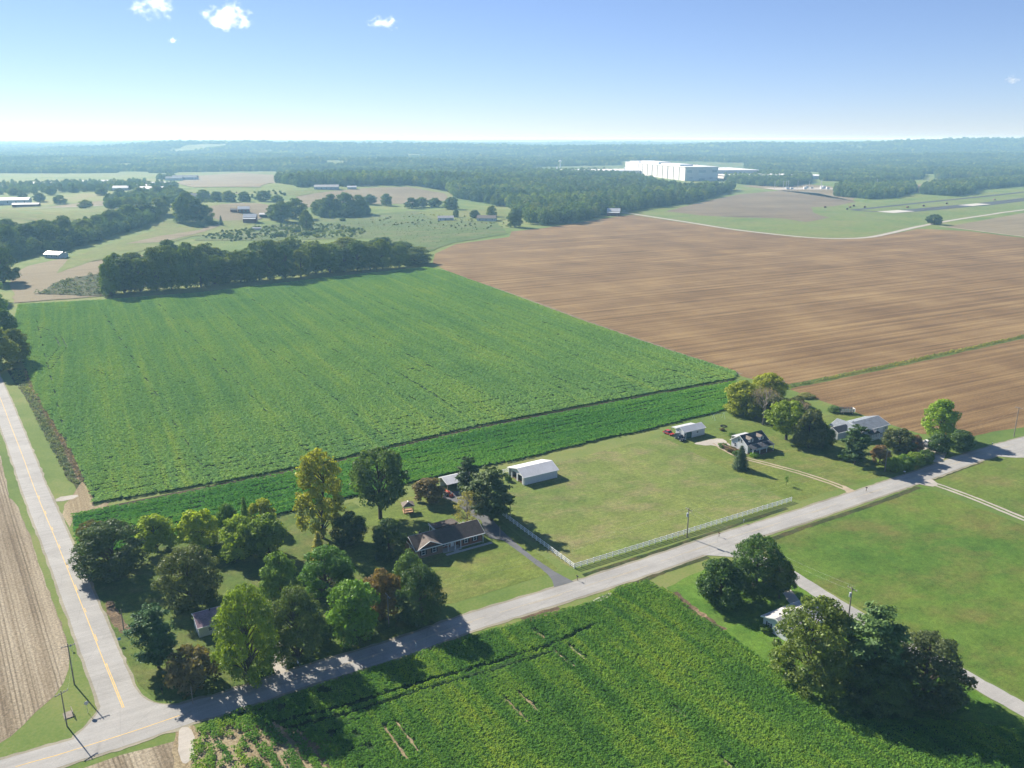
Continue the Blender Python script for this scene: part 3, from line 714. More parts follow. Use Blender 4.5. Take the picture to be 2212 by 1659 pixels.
for s_ in (1, 2, 3):
    proto('round', 10 + s_, P_dome, 10, 9, 0.25, 52, 0.31, 9500, 0.24, 0.26)
    proto('egg', 20 + s_, P_egg, 12, 9, 0.3, 58, 0.29, 10500, 0.25, 0.27)
for s_ in (1, 2):
    proto('oak', 30 + s_, P_vase, 14, 11, 2.6, 64, 0.27, 9500, 0.3, 0.4, upb=0.25, fill=0.2)
    proto('bush', 40 + s_, P_dome, 3.4, 4.4, 0.0, 38, 0.34, 4000, 0.15, 0.08, nb=10)
    proto('fuzzy', 45 + s_, P_egg, 7, 6.4, 0.3, 66, 0.27, 8000, 0.2, 0.16, fill=0.25)
for s_ in (1, 2, 3):
    proto('big', 90 + s_, P_egg if s_ != 2 else P_dome, 17, 15, 0.3, 120, 0.2, 24000, 0.23, 0.42, fill=0.1, nb=40)
proto('tall', 50, P_tall, 18, 10, 2.0, 130, 0.2, 10500, 0.27, 0.33, upb=0.2, fill=0.3)
proto('willow', 60, P_dome, 8, 7, 0.8, 60, 0.2, 3000, 0.14, 0.18, bark=M_barkp, fill=0.5)
proto('sapling', 61, P_egg, 3, 1.6, 0.9, 10, 0.42, 260, 0.12, 0.04, nb=5)

def conifer(kind, seed, H, Wd, z0, tiers, per, ls, layered, rb, droop):
    r = np.random.default_rng(seed)
    P = []; N = []; S = []; T = []; ends = []
    for i in range(tiers):
        t = (i + r.uniform(-0.25, 0.25)) / (tiers - 1); t = min(1, max(0, t))
        z = z0 + t * (H - z0)
        if layered: rr = Wd / 2 * (0.5 + 0.62 * math.sin(math.pi * (0.12 + 0.8 * t))) * (1.0 - 0.35 * t * t) * r.uniform(0.75, 1.1)
        else: rr = Wd / 2 * (1 - t) ** 0.85 + 0.12
        nb = max(4, int((5 if layered else 10) * (1 - 0.4 * t)))
        for j in range(nb):
            a = 2 * math.pi * (j + r.random()) / nb; L = rr * r.uniform(0.7, 1.1)
            tt = r.random()
            e = np.array([math.cos(a) * L, math.sin(a) * L, z + (0.22 * L if layered else -droop * L)])
            ends.append(tuple(e)); n = int(per * (0.35 + L / (Wd / 2)))
            f = (0.18 + 0.82 * r.random(n) ** 0.7) if not layered else (0.22 + 0.8 * r.random(n) ** 0.75)
            wdt = 0.2 * L * (1.15 - f) + 0.18
            p = np.array([0, 0, z]) + (e - np.array([0, 0, z])) * f[:, None]
            p += r.normal(size=(n, 3)) * wdt[:, None] * np.array([1, 1, 0.34 if layered else 0.5])
            P.append(p); up = np.array([math.cos(a) * 0.4, math.sin(a) * 0.4, 1.0])
            N.append(up + 0.6 * unit(n, r)); S.append(ls * (0.6 + 0.8 * r.random(n))); T.append(0.1 + 0.4 * tt + 0.5 * r.random(n))
    cm = leaf_mesh('crown_' + kind, np.concatenate(P), np.concatenate(N), np.concatenate(S), np.concatenate(T), M_needle, r, 0.5)
    m = MB(); m.tube([(0, 0, -0.3), (0, 0, H * 0.4), (0.05, 0.03, H * 0.97)], [rb * 1.3, rb * 0.8, rb * 0.1], 7)
    for e in ends[::2]:
        b = Vector((0, 0, e[2] - (0.22 if layered else -droop) * math.hypot(e[0], e[1]) * 1.0))
        m.tube([b, Vector(e) * 0.96], [rb * 0.22, rb * 0.05], 4, cap=False)
    PROTO.setdefault(kind, []).append((cm, m.mesh('trunk_' + kind, M_bark), H, Wd))
conifer('pine', 71, 13, 9, 1.9, 15, 210, 0.27, True, 0.26, 0)
conifer('pine', 72, 13, 9, 1.6, 16, 210, 0.27, True, 0.26, 0)
conifer('spruce', 73, 8, 5.0, 0.25, 22, 50, 0.17, False, 0.16, 0.25)

def bare_proto():
    r = random.Random(5); m = MB(); P = []
    def grow(p, d, L, rad, lev):
        q = p + d * L
        m.tube([p, p.lerp(q, 0.5) + Vector((r.uniform(-1, 1), r.uniform(-1, 1), 0)) * L * 0.06, q], [rad, rad * 0.8, rad * 0.6], 5 if lev < 2 else 3, cap=False)
        if lev >= 5: P.append(q); return
        for _ in range(3 if lev < 4 else 3):
            nd_ = (d + Vector((r.uniform(-1, 1), r.uniform(-1, 1), r.uniform(-0.25, 0.75))) * 0.75).normalized()
            grow(q, nd_, L * r.uniform(0.6, 0.85), rad * 0.58, lev + 1)
    grow(Vector((0, 0, -0.2)), Vector((0, 0, 1)), 2.6, 0.22, 0)
    tm = m.mesh('trunk_bare', M_barkp)
    rr = np.random.default_rng(3); P = np.array([tuple(p) for p in P]); P = np.repeat(P, 4, axis=0) + rr.normal(size=(len(P) * 4, 3)) * 0.3
    H = float(P[:, 2].max()); Wd = float(max(np.ptp(P[:, 0]), np.ptp(P[:, 1]))) * 0.85
    cm = leaf_mesh('crown_bare', P, unit(len(P), rr), 0.07 + 0.06 * rr.random(len(P)), rr.random(len(P)), M_leaf, rr, 0.35)
    PROTO['bare'] = [(cm, tm, H, Wd)]
bare_proto()

def low_proto(kind, seed, prof, H, Wd, nl, lr, nleaf, ls):
    cm, C, R = lobes_crown('crown_' + kind, seed, prof, H, Wd, 0.3, nl, lr, nleaf, ls, M_leaf, 0.5, fill=0.05)
    m = MB(); m.tube([(0, 0, -1), (0, 0, H * 0.6)], [0.35, 0.15], 5)
    PROTO.setdefault(kind, []).append((cm, m.mesh('trunk_' + kind, M_bark), H, Wd))
for s_ in (1, 2, 3, 4):
    low_proto('wood', 80 + s_, P_egg if s_ % 2 else P_dome, 16, 12, 44, 0.34, 1500, 0.62)

tree_n = 0
def tree(kind, u, v, vtop, wpx, col, label, cat='tree', name=None, group=None, var=None, base=None, hmul=1.0, zrot=None):
    """a tree standing where (u, v) meets the ground, its top at picture height vtop and wpx wide"""
    global tree_n
    tree_n += 1
    if kind in ('round', 'egg', 'fuzzy', 'bush', 'big') and base is None: v -= 0.15 * wpx      # the low crown hides the foot of the trunk
    p = G(u, v) if base is None else Vector(base)
    Ht = height_at(p, vtop) * hmul * (0.96 if kind in ('round', 'egg', 'fuzzy', 'bush', 'big') else 1.0); Wt = wpx * depth(p) / F_ * (1.1 if kind in ('round', 'egg', 'big', 'fuzzy') and v > 1000 else 1.0)
    pr = PROTO[kind]; cm, tm, H, Wd = pr[(tree_n if var is None else var) % len(pr)]
    nm = name or {'pine': 'pine_tree', 'spruce': 'spruce_tree', 'bush': 'bush', 'bare': 'bare_tree', 'sapling': 'sapling'}.get(kind, 'leafy_tree')
    rz = (tree_n * 2.399) % 6.283 if zrot is None else zrot
    e = empty(nm, p, rz, label, cat, group)
    e.scale = (Wt / Wd, Wt / Wd, Ht / H)
    c = put('crown', cm, e); c.color = (*col, 1)
    put('trunk', tm, e)
    return e

# ---- scattering of uncountable things (a far wood, a crop): one object with geometry nodes
def scatter(name, pts, scl, protos, label, tilt=0.0, seed=0, sz=None):
    r = np.random.default_rng(seed)
    pts = np.asarray(pts, dtype=np.float32); n = len(pts)
    me = bpy.data.meshes.new(name); me.vertices.add(n); me.vertices.foreach_set('co', pts.ravel())
    def attr(nm, typ, arr, key='value'):
        a = me.attributes.new(nm, typ, 'POINT'); a.data.foreach_set(key, arr)
    s3 = np.repeat(np.asarray(scl, dtype=np.float32)[:, None], 3, axis=1)
    s3[:, 2] *= 0.8 + 0.4 * r.random(n) if sz is None else sz
    attr('sc', 'FLOAT_VECTOR', s3.ravel(), 'vector')
    rot = np.zeros((n, 3), np.float32); rot[:, 2] = r.random(n) * 6.283; rot[:, :2] = r.normal(size=(n, 2)) * tilt
    attr('ro', 'FLOAT_VECTOR', rot.ravel(), 'vector')
    attr('ix', 'INT', r.integers(0, len(protos), n).astype(np.int32))
    me.update()
    col = bpy.data.collections.new(name + '_kinds')
    for i, (m_, c_) in enumerate(protos):
        o = bpy.data.objects.new('kind_%02d' % i, m_); o.color = (*c_, 1); col.objects.link(o)
    ob = put(name, me)
    ng = bpy.data.node_groups.new(name, 'GeometryNodeTree')
    ng.interface.new_socket('Geometry', in_out='INPUT', socket_type='NodeSocketGeometry')
    ng.interface.new_socket('Geometry', in_out='OUTPUT', socket_type='NodeSocketGeometry')
    N = ng.nodes; L = ng.links
    gi = N.new('NodeGroupInput'); go = N.new('NodeGroupOutput')
    ci = N.new('GeometryNodeCollectionInfo'); ci.inputs['Collection'].default_value = col
    ci.inputs['Separate Children'].default_value = True; ci.inputs['Reset Children'].default_value = True
    ip = N.new('GeometryNodeInstanceOnPoints'); ip.inputs['Pick Instance'].default_value = True
    def na(nm, typ):
        q = N.new('GeometryNodeInputNamedAttribute'); q.data_type = typ; q.inputs['Name'].default_value = nm
        return [o for o in q.outputs if o.enabled and o.name == 'Attribute'][0]
    L.new(gi.outputs[0], ip.inputs['Points']); L.new(ci.outputs[0], ip.inputs['Instance'])
    L.new(na('ix', 'INT'), ip.inputs['Instance Index']); L.new(na('ro', 'FLOAT_VECTOR'), ip.inputs['Rotation']); L.new(na('sc', 'FLOAT_VECTOR'), ip.inputs['Scale'])
    L.new(ip.outputs[0], go.inputs[0])
    md = ob.modifiers.new('scatter', 'NODES'); md.node_group = ng
    tag(ob, label, None, None, 'stuff')
    return ob

def fill_poly(poly, sp, seed=0, jit=0.5, hexa=True):
    r = np.random.default_rng(seed)
    xs = [p[0] for p in poly]; ys = [p[1] for p in poly]
    gx, gy = np.meshgrid(np.arange(min(xs), max(xs), sp), np.arange(min(ys), max(ys), sp))
    gx = gx + (np.arange(gx.shape[0]) % 2)[:, None] * sp / 2 if hexa else gx
    x = gx.ravel() + r.uniform(-jit, jit, gx.size) * sp; y = gy.ravel() + r.uniform(-jit, jit, gx.size) * sp
    k = inside(x, y, poly)
    return x[k], y[k]

# ---- woods
WOODC = [tuple_mul(c_, 2.1) for c_ in [(0.045, 0.075, 0.022), (0.035, 0.062, 0.022), (0.06, 0.09, 0.022), (0.04, 0.07, 0.028), (0.075, 0.1, 0.022), (0.05, 0.082, 0.02), (0.04, 0.066, 0.018), (0.055, 0.075, 0.03)]]
woodk = []
for i, c_ in enumerate(WOODC):
    mm = PROTO['wood'][i % 4][0].copy(); mm.materials[0] = leafmat('wood_foliage_%d' % i, False, c_, 0.3, 0.25); woodk.append((mm, c_))
def wood(px, sp, label, name='woodland', seed=0, s0=0.75, s1=1.15, holes=0.0):
    poly = PX(*px)
    x, y = fill_poly(poly, sp, seed)
    r = np.random.default_rng(seed + 3)
    if holes:
        k = np.array([mnoise.noise(Vector((a / 180, b / 180, seed))) > -holes for a, b in zip(x, y)], bool); x, y = x[k], y[k]
    z = np.array([hgt(a, b) - 0.4 for a, b in zip(x, y)])
    scl = r.uniform(s0, s1, len(x))
    return scatter(name, np.stack([x, y, z], 1), scl, woodk, label, seed=seed)

wood((1146, 484, 1175, 487, 1240, 482, 1300, 468, 1400, 450, 1500, 437, 1585, 411, 1578, 409, 1500, 413, 1450, 409, 1400, 396, 1350, 383, 1150, 376, 900, 369, 620, 384, 600, 396, 640, 404, 760, 401, 890, 399, 965, 412, 985, 428, 1040, 438, 1100, 448),
     9.0, 'dense green wood between the brown field and the white factory', seed=1, s0=0.65, s1=1.3)
wood((1595, 398, 1640, 402, 1700, 404, 1750, 396, 1752, 385, 1700, 377, 1600, 374, 1560, 384, 1570, 392), 8, 'dark wood in front of the long low factory hall', seed=2, s0=0.7, s1=1.0)
wood((1802, 424, 1880, 431, 1930, 428, 1978, 415, 1972, 402, 1900, 396, 1830, 400, 1805, 410), 7.6, 'dark wood clump beside the start of the airstrip', seed=3, s0=0.65, s1=1.0)
wood((1990, 420, 2060, 424, 2105, 418, 2110, 410, 2212, 402, 2600, 372, 2500, 362, 2212, 388, 2100, 394, 2030, 400, 1990, 408), 8, 'dark tree belt along the far side of the airstrip', seed=4, s0=0.65, s1=1.0)
wood((1772, 391, 1850, 393, 1990, 388, 1996, 378, 1900, 370, 1800, 374, 1770, 381), 9, 'dark wood behind the substation clearing', seed=5, s0=0.7, s1=1.0)
wood((2022, 387, 2120, 384, 2212, 380, 2500, 362, 2500, 350, 2212, 362, 2060, 366, 2020, 376), 9, 'dark wood behind the airstrip tree belt', seed=6, s0=0.7, s1=1.0)
wood((-60, 585, 20, 565, 75, 552, 140, 542, 200, 525, 260, 505, 330, 482, 345, 470, 320, 466, 240, 482, 150, 505, 60, 515, -60, 530), 7.5, 'shaded tree mass filling the valley at the far left', seed=7, s0=0.6, s1=1.05)
wood((230, 450, 300, 446, 390, 436, 395, 424, 340, 420, 280, 428, 230, 436), 9, 'tree clump on the rise above the left valley', seed=8, s0=0.6, s1=0.95)
wood((-60, 424, 60, 420, 200, 414, 330, 410, 385, 404, 380, 396, 200, 398, 0, 402, -60, 405), 16, 'loose hazy trees among the distant houses at the left', seed=9, s0=0.6, s1=0.95, holes=0.05)
wood((690, 470, 785, 470, 800, 462, 780, 452, 700, 455), 8, 'round clump of trees below the tan stubble hill', seed=10, s0=0.6, s1=0.95)
# the wooded hills to the horizon
clear = [PX(1610, 402, 1610, 352, 1340, 348, 1340, 372, 1460, 392), PX(1150, 361, 1400, 353, 1480, 352, 1480, 371, 1150, 371), PX(380, 405, 380, 372, 600, 370, 605, 400),
         PX(0, 470, 0, 398, 130, 394, 330, 396, 390, 405, 330, 440), PX(1740, 405, 1740, 376, 1800, 370, 1800, 402), PX(1590, 412, 1590, 384, 1750, 372, 1760, 385, 1760, 400)]
def far_wood():
    r = np.random.default_rng(11)
    X = []; S = []
    for d0, d1, sp, sc in ((2050, 2900, 10, 0.95), (2900, 3800, 13, 1.15), (3800, 5200, 19, 1.6), (5200, 7600, 27, 2.2), (7600, 9600, 36, 2.3)):
        hw = d1 * 0.7
        x = np.arange(-hw, hw, sp); y = np.arange(d0, d1, sp)
        gx, gy = np.meshgrid(x, y); gx = gx.ravel() + r.uniform(-0.6, 0.6, gx.size) * sp; gy = gy.ravel() + r.uniform(-0.6, 0.6, gx.size) * sp
        k = (np.abs(gx) < gy * 0.66)
        for c in clear: k &= ~inside(gx, gy, c)
        gx, gy = gx[k], gy[k]
        if d0 < 2900:     # the right half keeps its open fields nearer by
            k = (gx < 250) & (gy > 2150 + 0 * gx) & (gx > -900) | (gy > 2560)
            gx, gy = gx[k], gy[k]
        q = np.array([mnoise.noise(Vector((a / 330, b / 260, 2.2))) + 0.5 * mnoise.noise(Vector((a / 110, b / 90, 4.2))) for a, b in zip(gx, gy)])
        k = q > -0.4; gx, gy = gx[k], gy[k]
        z = np.array([hgt(a, b) for a, b in zip(gx, gy)]) - 2.0 * sc
        X.append(np.stack([gx, gy, z], 1)); S.append(sc * r.uniform(0.65, 1.2, len(gx)) * (1 + 0.35 * np.clip(q[k], -0.6, 0.8)))
    X = np.concatenate(X); S = np.concatenate(S)
    szz = np.where(S > 1.3, 0.62, 0.9) * r.uniform(0.75, 1.2, len(S))
    global FAR_TOP; FAR_TOP = float((X[:, 2] + 17 * S * szz).max())
    scatter('wooded_hills', X, S, woodk, 'hazy wooded hills reaching to the horizon', seed=12, sz=szz)
far_wood()

# ---- crops
def clump(seed, n, w, h, ls, mat, flat=0.3, zj=0.22, nj=0.62):
    r = np.random.default_rng(seed)
    rr = np.sqrt(r.random(n)) * w / 2; a = r.random(n) * 6.283
    P = np.stack([rr * np.cos(a), rr * np.sin(a), h * (1 - flat * (2 * rr / w) ** 2 - zj * r.random(n))], 1)
    N = np.stack([np.cos(a) * rr / w, np.sin(a) * rr / w, np.full(n, 1.0)], 1) + nj * unit(n, r)
    return leaf_mesh('crop_clump', P, N, ls * (0.7 + 0.6 * r.random(n)), r.random(n), mat, r, 0.7)
M_soy = cropmat('soybean_leaves', (0.185, 0.35, 0.125), (0.235, 0.405, 0.13), (0.29, 0.45, 0.125), (0.37, 0.49, 0.12), -TH - 1.5708 + 0.06, big=0.014, stretch=0.03)
M_soy_s = cropmat('soybean_strip_leaves', (0.075, 0.225, 0.05), (0.11, 0.29, 0.055), (0.16, 0.35, 0.06), (0.2, 0.38, 0.065), -TH, big=0.014, stretch=0.08)
M_soy_n = cropmat('near_soybean_leaves', (0.07, 0.175, 0.038), (0.12, 0.26, 0.044), (0.2, 0.335, 0.05), (0.31, 0.4, 0.05), -TH - 1.5708, big=0.03, stretch=0.07)

def rows(poly, rz, rsp, psp, seed, keep=None, head=None):
    """plants in rows running along direction rz"""
    r = np.random.default_rng(seed)
    c, s = math.cos(rz), math.sin(rz)
    P = np.array([p[:2] for p in poly]); a = P @ np.array([c, s]); b = P @ np.array([-s, c])
    ga, gb = np.meshgrid(np.arange(a.min(), a.max(), psp), np.arange(b.min(), b.max(), rsp))
    ga = ga.ravel() + r.uniform(-0.5, 0.5, ga.size) * psp; gb = gb.ravel() + r.uniform(-0.17, 0.17, gb.size) * rsp
    x = ga * c - gb * s; y = ga * s + gb * c
    k = inside(x, y, poly)
    return x[k], y[k]

def edge_dist(x, y, poly, closed=True):
    P = np.array([p[:2] for p in poly]); d = np.full(len(x), 1e9)
    n = len(P)
    for i in range(n if closed else n - 1):
        a = P[i]; e = P[(i + 1) % n] - a; L = max(1e-9, (e ** 2).sum())
        t = np.clip(((x - a[0]) * e[0] + (y - a[1]) * e[1]) / L, 0, 1)
        d = np.minimum(d, np.hypot(x - a[0] - t * e[0], y - a[1] - t * e[1]))
    return d

def crop(name, poly, rz, rsp, psp, kinds, label, gaps=(), thin=None, seed=0, s0=0.9, s1=1.12, head=None):
    x, y = rows(poly, rz, rsp, psp, seed)
    r = np.random.default_rng(seed + 1)
    if head:      # headland rows run along the edge that head names
        hp, dist, rz2 = head
        k = edge_dist(x, y, hp, False) > dist
        x2, y2 = rows(poly, rz2, rsp, psp, seed + 2); k2 = edge_dist(x2, y2, hp, False) <= dist
        x, y = np.concatenate([x[k], x2[k2]]), np.concatenate([y[k], y2[k2]])
    k = np.ones(len(x), bool)
    for g, w in gaps:
        k &= edge_dist(x, y, g, False) > w * (0.7 + 0.6 * r.random(len(x)))
    if thin is not None: k &= thin(x, y, r)
    x, y = x[k], y[k]
    h = np.array([0.5 * mnoise.noise(Vector((a * 0.06, b * 0.06, seed))) + 0.5 * mnoise.noise(Vector((a * 0.35, b * 0.35, seed))) for a, b in zip(x, y)])
    scl = r.uniform(s0, s1, len(x)) * (1 + 0.14 * h)
    scatter(name, np.stack([x, y, np.full(len(x), 0.03)], 1), scl, kinds, label, tilt=0.06, seed=seed, sz=r.uniform(0.92, 1.08, len(x)))
    return len(x)

dA = PX(202, 1089, 700, 1000, 1000, 928, 1330, 864, 1588, 818)
gap_main = [(PX(865, 810, 930, 850, 985, 886), 0.5), (PX(100, 790, 130, 750, 120, 728, 75, 715), 0.35), (PX(112, 800, 145, 752, 130, 722, 80, 708), 0.35),
            (PX(1440, 800, 1470, 806), 0.8), (PX(700, 742, 760, 740), 0.5), (PX(205, 800, 235, 815), 0.4), (PX(740, 692, 800, 690), 0.5), (PX(430, 655, 520, 640), 0.5)]
for off_, w_ in ((5.5, 0.3), (9.5, 0.2), (13, 0.35), (17, 0.2), (24, 0.3)):
    gap_main.append(([(q[0] + E2.x * off_, q[1] + E2.y * off_) for q in dA], w_))
rl_ = random.Random(8)
for _ in range(46):
    c_ = Vector(G(rl_.uniform(150, 1350), rl_.uniform(680, 1010))[:2]); a_ = rl_.uniform(-0.6, 0.9); L_ = rl_.uniform(1.5, 6)
    gap_main.append(([tuple(c_), (c_.x + L_ * math.cos(a_), c_.y + L_ * math.sin(a_))], rl_.uniform(0.2, 0.5)))
for k_ in range(9):
    u0 = W(-95 + k_ * 30 + rl_.uniform(-5, 5), 78); gap_main.append(([u0, (u0[0] + E2.x * 330, u0[1] + E2.y * 330)], 0.17))
dS = PX(155, 1117, 480, 1060, 850, 978, 1170, 907, 1460, 853, 1590, 829)
gap_strip = [([(q[0] - E2.x * o_, q[1] - E2.y * o_) for q in dS], 0.22) for o_ in (3.0, 6.5, 10.0, 14.0, 18.0)]
n1 = crop('soybean_crop', soy_main, TH + math.pi / 2 + 0.04, 0.9, 0.9, [(clump(100 + i, 18, 1.3, 0.8, 0.27, M_soy, 0.1, 0.14, 0.42), (1, 1, 1)) for i in range(4)],
     'broad deep green soybean crop in the middle of the view', gap_main, seed=21, head=(dA, 16, TH))
n2 = crop('soybean_crop', soy_strip, TH, 0.85, 0.75, [(clump(110 + i, 18, 1.1, 0.8, 0.24, M_soy_s, 0.16, 0.16, 0.45), (1, 1, 1)) for i in range(4)],
     'narrow bright green soybean strip between ditch and lawns', gap_strip, seed=22)
gn = [PX(1085, 1505, 1140, 1560), PX(1118, 1495, 1162, 1535), PX(1230, 1395, 1265, 1425), PX(1195, 1405, 1240, 1440), PX(1148, 1360, 1175, 1378), PX(1455, 1530, 1480, 1550), PX(830, 1570, 880, 1640),
      PX(855, 1560, 905, 1625), PX(520, 1585, 600, 1680), PX(555, 1575, 640, 1690), PX(590, 1560, 690, 1690), PX(450, 1590, 500, 1680), PX(480, 1590, 540, 1690), PX(640, 1575, 720, 1680), PX(1560, 1640, 1600, 1680)]
tracks = [PX(600, 1565, 760, 1525, 900, 1480, 1050, 1440, 1180, 1400, 1290, 1350), PX(610, 1580, 770, 1540, 910, 1494, 1060, 1452, 1190, 1412)]
def thin_near(x, y, r):
    c = Vector(G(500, 1640)[:2]); d = np.hypot((x - c.x) / 1.0, (y - c.y) / 0.9)
    q = np.array([mnoise.noise(Vector((a * 0.5, b * 0.5, 3.3))) for a, b in zip(x, y)])
    return (d > 24) | (q > -0.14 - 0.25 * (d / 24)) 
n3 = crop('soybean_crop', soy_near, TH + math.pi / 2 + 0.03, 0.62, 0.46, [(clump(120 + i, 18, 0.85, 0.75, 0.16, M_soy_n, 0.3, 0.2, 0.5), (1, 1, 1)) for i in range(5)],
     'lush soybean crop filling the foreground below the front road', [(g, 0.42) for g in gn] + [(t, 0.55) for t in tracks], thin=thin_near, seed=23,
     head=(PX(421, 1577, 653, 1495, 1008, 1379, 1241, 1313), 14, TH))
for g in gn: strip('bare_track', g, 0.5, M_soil, 0.034, 0.5, seed=9)
print('crop points', n1, n2, n3)

# ------------------------------------------------------------------ single trees and bushes
ORD = 'leftmost second third fourth fifth sixth seventh eighth ninth tenth eleventh twelfth thirteenth fourteenth fifteenth sixteenth seventeenth eighteenth nineteenth twentieth twenty-first twenty-second twenty-third twenty-fourth'.split()
def nth(i, n):
    return 'rightmost' if i == n - 1 else ('leftmost' if i == 0 else ORD[i] + ' from the left')
def relabel(group, phrase):
    """name each tree of a row by its place in the row"""
    ob = [o for o in COL.objects if o.get('group') == group and o.parent is None]
    ob.sort(key=lambda o: o.location.x / max(1.0, o.location.y))
    for i, o in enumerate(ob): o['label'] = nth(i, len(ob)) + ' ' + phrase
DG = (0.038, 0.075, 0.022); MG = (0.055, 0.11, 0.022); BG = (0.08, 0.16, 0.022); YG = (0.16, 0.2, 0.022); LG = (0.11, 0.17, 0.025)
PG = (0.032, 0.06, 0.022); OG = (0.1, 0.075, 0.03); RB = (0.09, 0.08, 0.04); GG = (0.1, 0.12, 0.06)
def T(kind, u, v, vt, w, col, *a, **k):
    return tree(kind, u, v, vt, w, (col[0] * 1.85, col[1] * 1.68, col[2] * 1.32), *a, **k)
T('tall', 697, 1162, 970, 112, (0.135, 0.16, 0.03), 'tall yellowing tree rising beside the green crop strip', var=0)
T('oak', 822, 1120, 967, 112, (0.06, 0.1, 0.035), 'open oak with a bare trunk right of the tall yellowing tree')
T('round', 757, 1186, 1104, 68, PG, 'small dark round tree below the tall yellowing tree')
T('egg', 842, 1216, 1118, 76, PG, 'dark tree close to the left end of the brick house')
T('spruce', 690, 1212, 1150, 44, (0.14, 0.15, 0.02), 'small yellow green conifer under the tall yellowing tree')
T('big', 706, 1292, 1180, 118, (0.05, 0.115, 0.02), 'broad green tree right of the slim mid green tree')
T('egg', 606, 1316, 1190, 84, (0.06, 0.115, 0.03), 'slim mid green tree above the big yellow green tree')
T('fuzzy', 520, 1214, 1112, 88, LG, 'left half of the pale green thicket in the orchard', var=0)
T('fuzzy', 582, 1216, 1104, 82, (0.08, 0.13, 0.025), 'right half of the pale green thicket in the orchard', var=1)
T('fuzzy', 566, 1150, 1074, 58, (0.17, 0.2, 0.03), 'yellow green rounded tree at the crop edge behind the thicket')
T('egg', 494, 1162, 1084, 48, (0.06, 0.12, 0.025), 'small green tree at the crop edge left of the yellow green one')
T('spruce', 533, 1158, 1076, 34, (0.06, 0.12, 0.025), 'narrow pointed green tree between two rounded ones at the crop edge')
T('fuzzy', 338, 1200, 1106, 78, LG, 'light green rounded tree beside the large dark tree at the road')
T('fuzzy', 430, 1192, 1096, 82, (0.13, 0.19, 0.025), 'bright fuzzy tree at the crop edge, left of the thicket')
T('big', 244, 1258, 1118, 144, (0.04, 0.065, 0.026), 'large dark spreading tree near the left road', var=0)
T('bush', 200, 1180, 1120, 60, (0.06, 0.065, 0.04), 'greyish bush at the corner of the narrow crop strip', 'bush')
T('big', 413, 1322, 1178, 128, (0.055, 0.075, 0.03), 'dome shaped grey green tree above the shed', var=1)
T('pine', 343, 1442, 1316, 98, (0.03, 0.07, 0.03), 'dark pine standing alone near the road junction', var=0)
T('bush', 418, 1498, 1388, 112, RB, 'large brown and green bush below the shed', 'bush', var=0)
T('big', 540, 1486, 1258, 130, (0.085, 0.135, 0.02), 'big yellow green tree hiding half of the shed', var=1)
T('big', 645, 1436, 1260, 116, (0.055, 0.085, 0.03), 'large dull green tree beside the big yellow green tree', var=2)
T('round', 768, 1396, 1246, 110, (0.055, 0.12, 0.022), 'fresh green rounded tree beside the front road', var=2)
T('bush', 700, 1395, 1345, 46, DG, 'low dark bush under the trees at the front road', 'bush')
T('round', 826, 1345, 1226, 82, OG, 'rust orange tree between green trees near the front lawn', var=0)
T('egg', 888, 1300, 1184, 66, (0.07, 0.12, 0.035), 'light green tree at the left edge of the front lawn', var=0)
T('big', 910, 1356, 1214, 98, (0.036, 0.068, 0.024), 'tall dense dark tree at the left edge of the front lawn', var=1)
T('bush', 895, 1345, 1310, 60, (0.05, 0.085, 0.03), 'low shaggy bush at the foot of the dense dark tree', 'bush')
T('bush', 845, 1352, 1338, 22, DG, 'small dark bush at the foot of a utility pole', 'bush')
T('fuzzy', 926, 1092, 1030, 66, (0.1, 0.085, 0.05), 'brownish bushy tree beside the red tractor', var=1)
T('pine', 1012, 1082, 993, 58, (0.032, 0.062, 0.024), 'pine leaning over the white equipment shed', var=1)
T('pine', 1062, 1124, 1018, 100, (0.035, 0.062, 0.022), 'broad dark pine at the top of the driveway', var=0)
T('willow', 1010, 1130, 1060, 68, (0.12, 0.13, 0.06), 'thin pale tree behind the right end of the brick house')
T('spruce', 1599, 1013, 964, 40, (0.028, 0.055, 0.026), 'dark spruce standing alone by the gravel tracks')
T('sapling', 1698, 1049, 1027, 14, MG, 'thin sapling on the lawn right of the dark spruce', 'sapling')
T('sapling', 1464, 938, 922, 11, MG, 'thin sapling on the lawn left of the red car', 'sapling')
T('round', 1600, 905, 818, 88, (0.13, 0.16, 0.016), 'bright yellow green tree at the corner of the crop strip', var=1)
T('round', 1660, 876, 803, 82, (0.14, 0.17, 0.016), 'bright yellow green tree behind the leafless grey tree', var=2)
T('bare', 1648, 918, 832, 74, (0.13, 0.11, 0.09), 'leafless grey tree amid yellow green trees')
T('oak', 1698, 950, 866, 84, (0.11, 0.16, 0.016), 'bright green tree right of the leafless grey tree', var=0)
T('egg', 1716, 925, 852, 62, (0.06, 0.075, 0.03), 'dull green tree behind the bright green tree between the houses', var=1)
T('fuzzy', 1672, 915, 850, 60, (0.075, 0.085, 0.04), 'olive tree right of the leafless grey tree', var=1)
T('round', 1632, 912, 846, 56, (0.075, 0.1, 0.018), 'dark leafy tree at the foot of the leafless grey tree', var=0)
T('bare', 1722, 930, 862, 60, (0.13, 0.11, 0.09), 'thin leafless tree behind the dark pair right of it')
T('fuzzy', 1746, 978, 878, 72, (0.05, 0.065, 0.03), 'dull dark tree in the row between the two houses', var=0)
T('egg', 1778, 972, 915, 48, PG, 'dark tree at the left end of the grey roofed house', var=0)
T('bush', 1742, 864, 849, 38, GG, 'olive bush at the edge of the brown field', 'bush')
T('bush', 1802, 894, 876, 34, (0.045, 0.085, 0.035), 'dark bush next to the weathered trailer', 'bush')
T('pine', 1846, 1003, 924, 64, (0.035, 0.07, 0.026), 'dark pine in front of the grey roofed house', var=1)
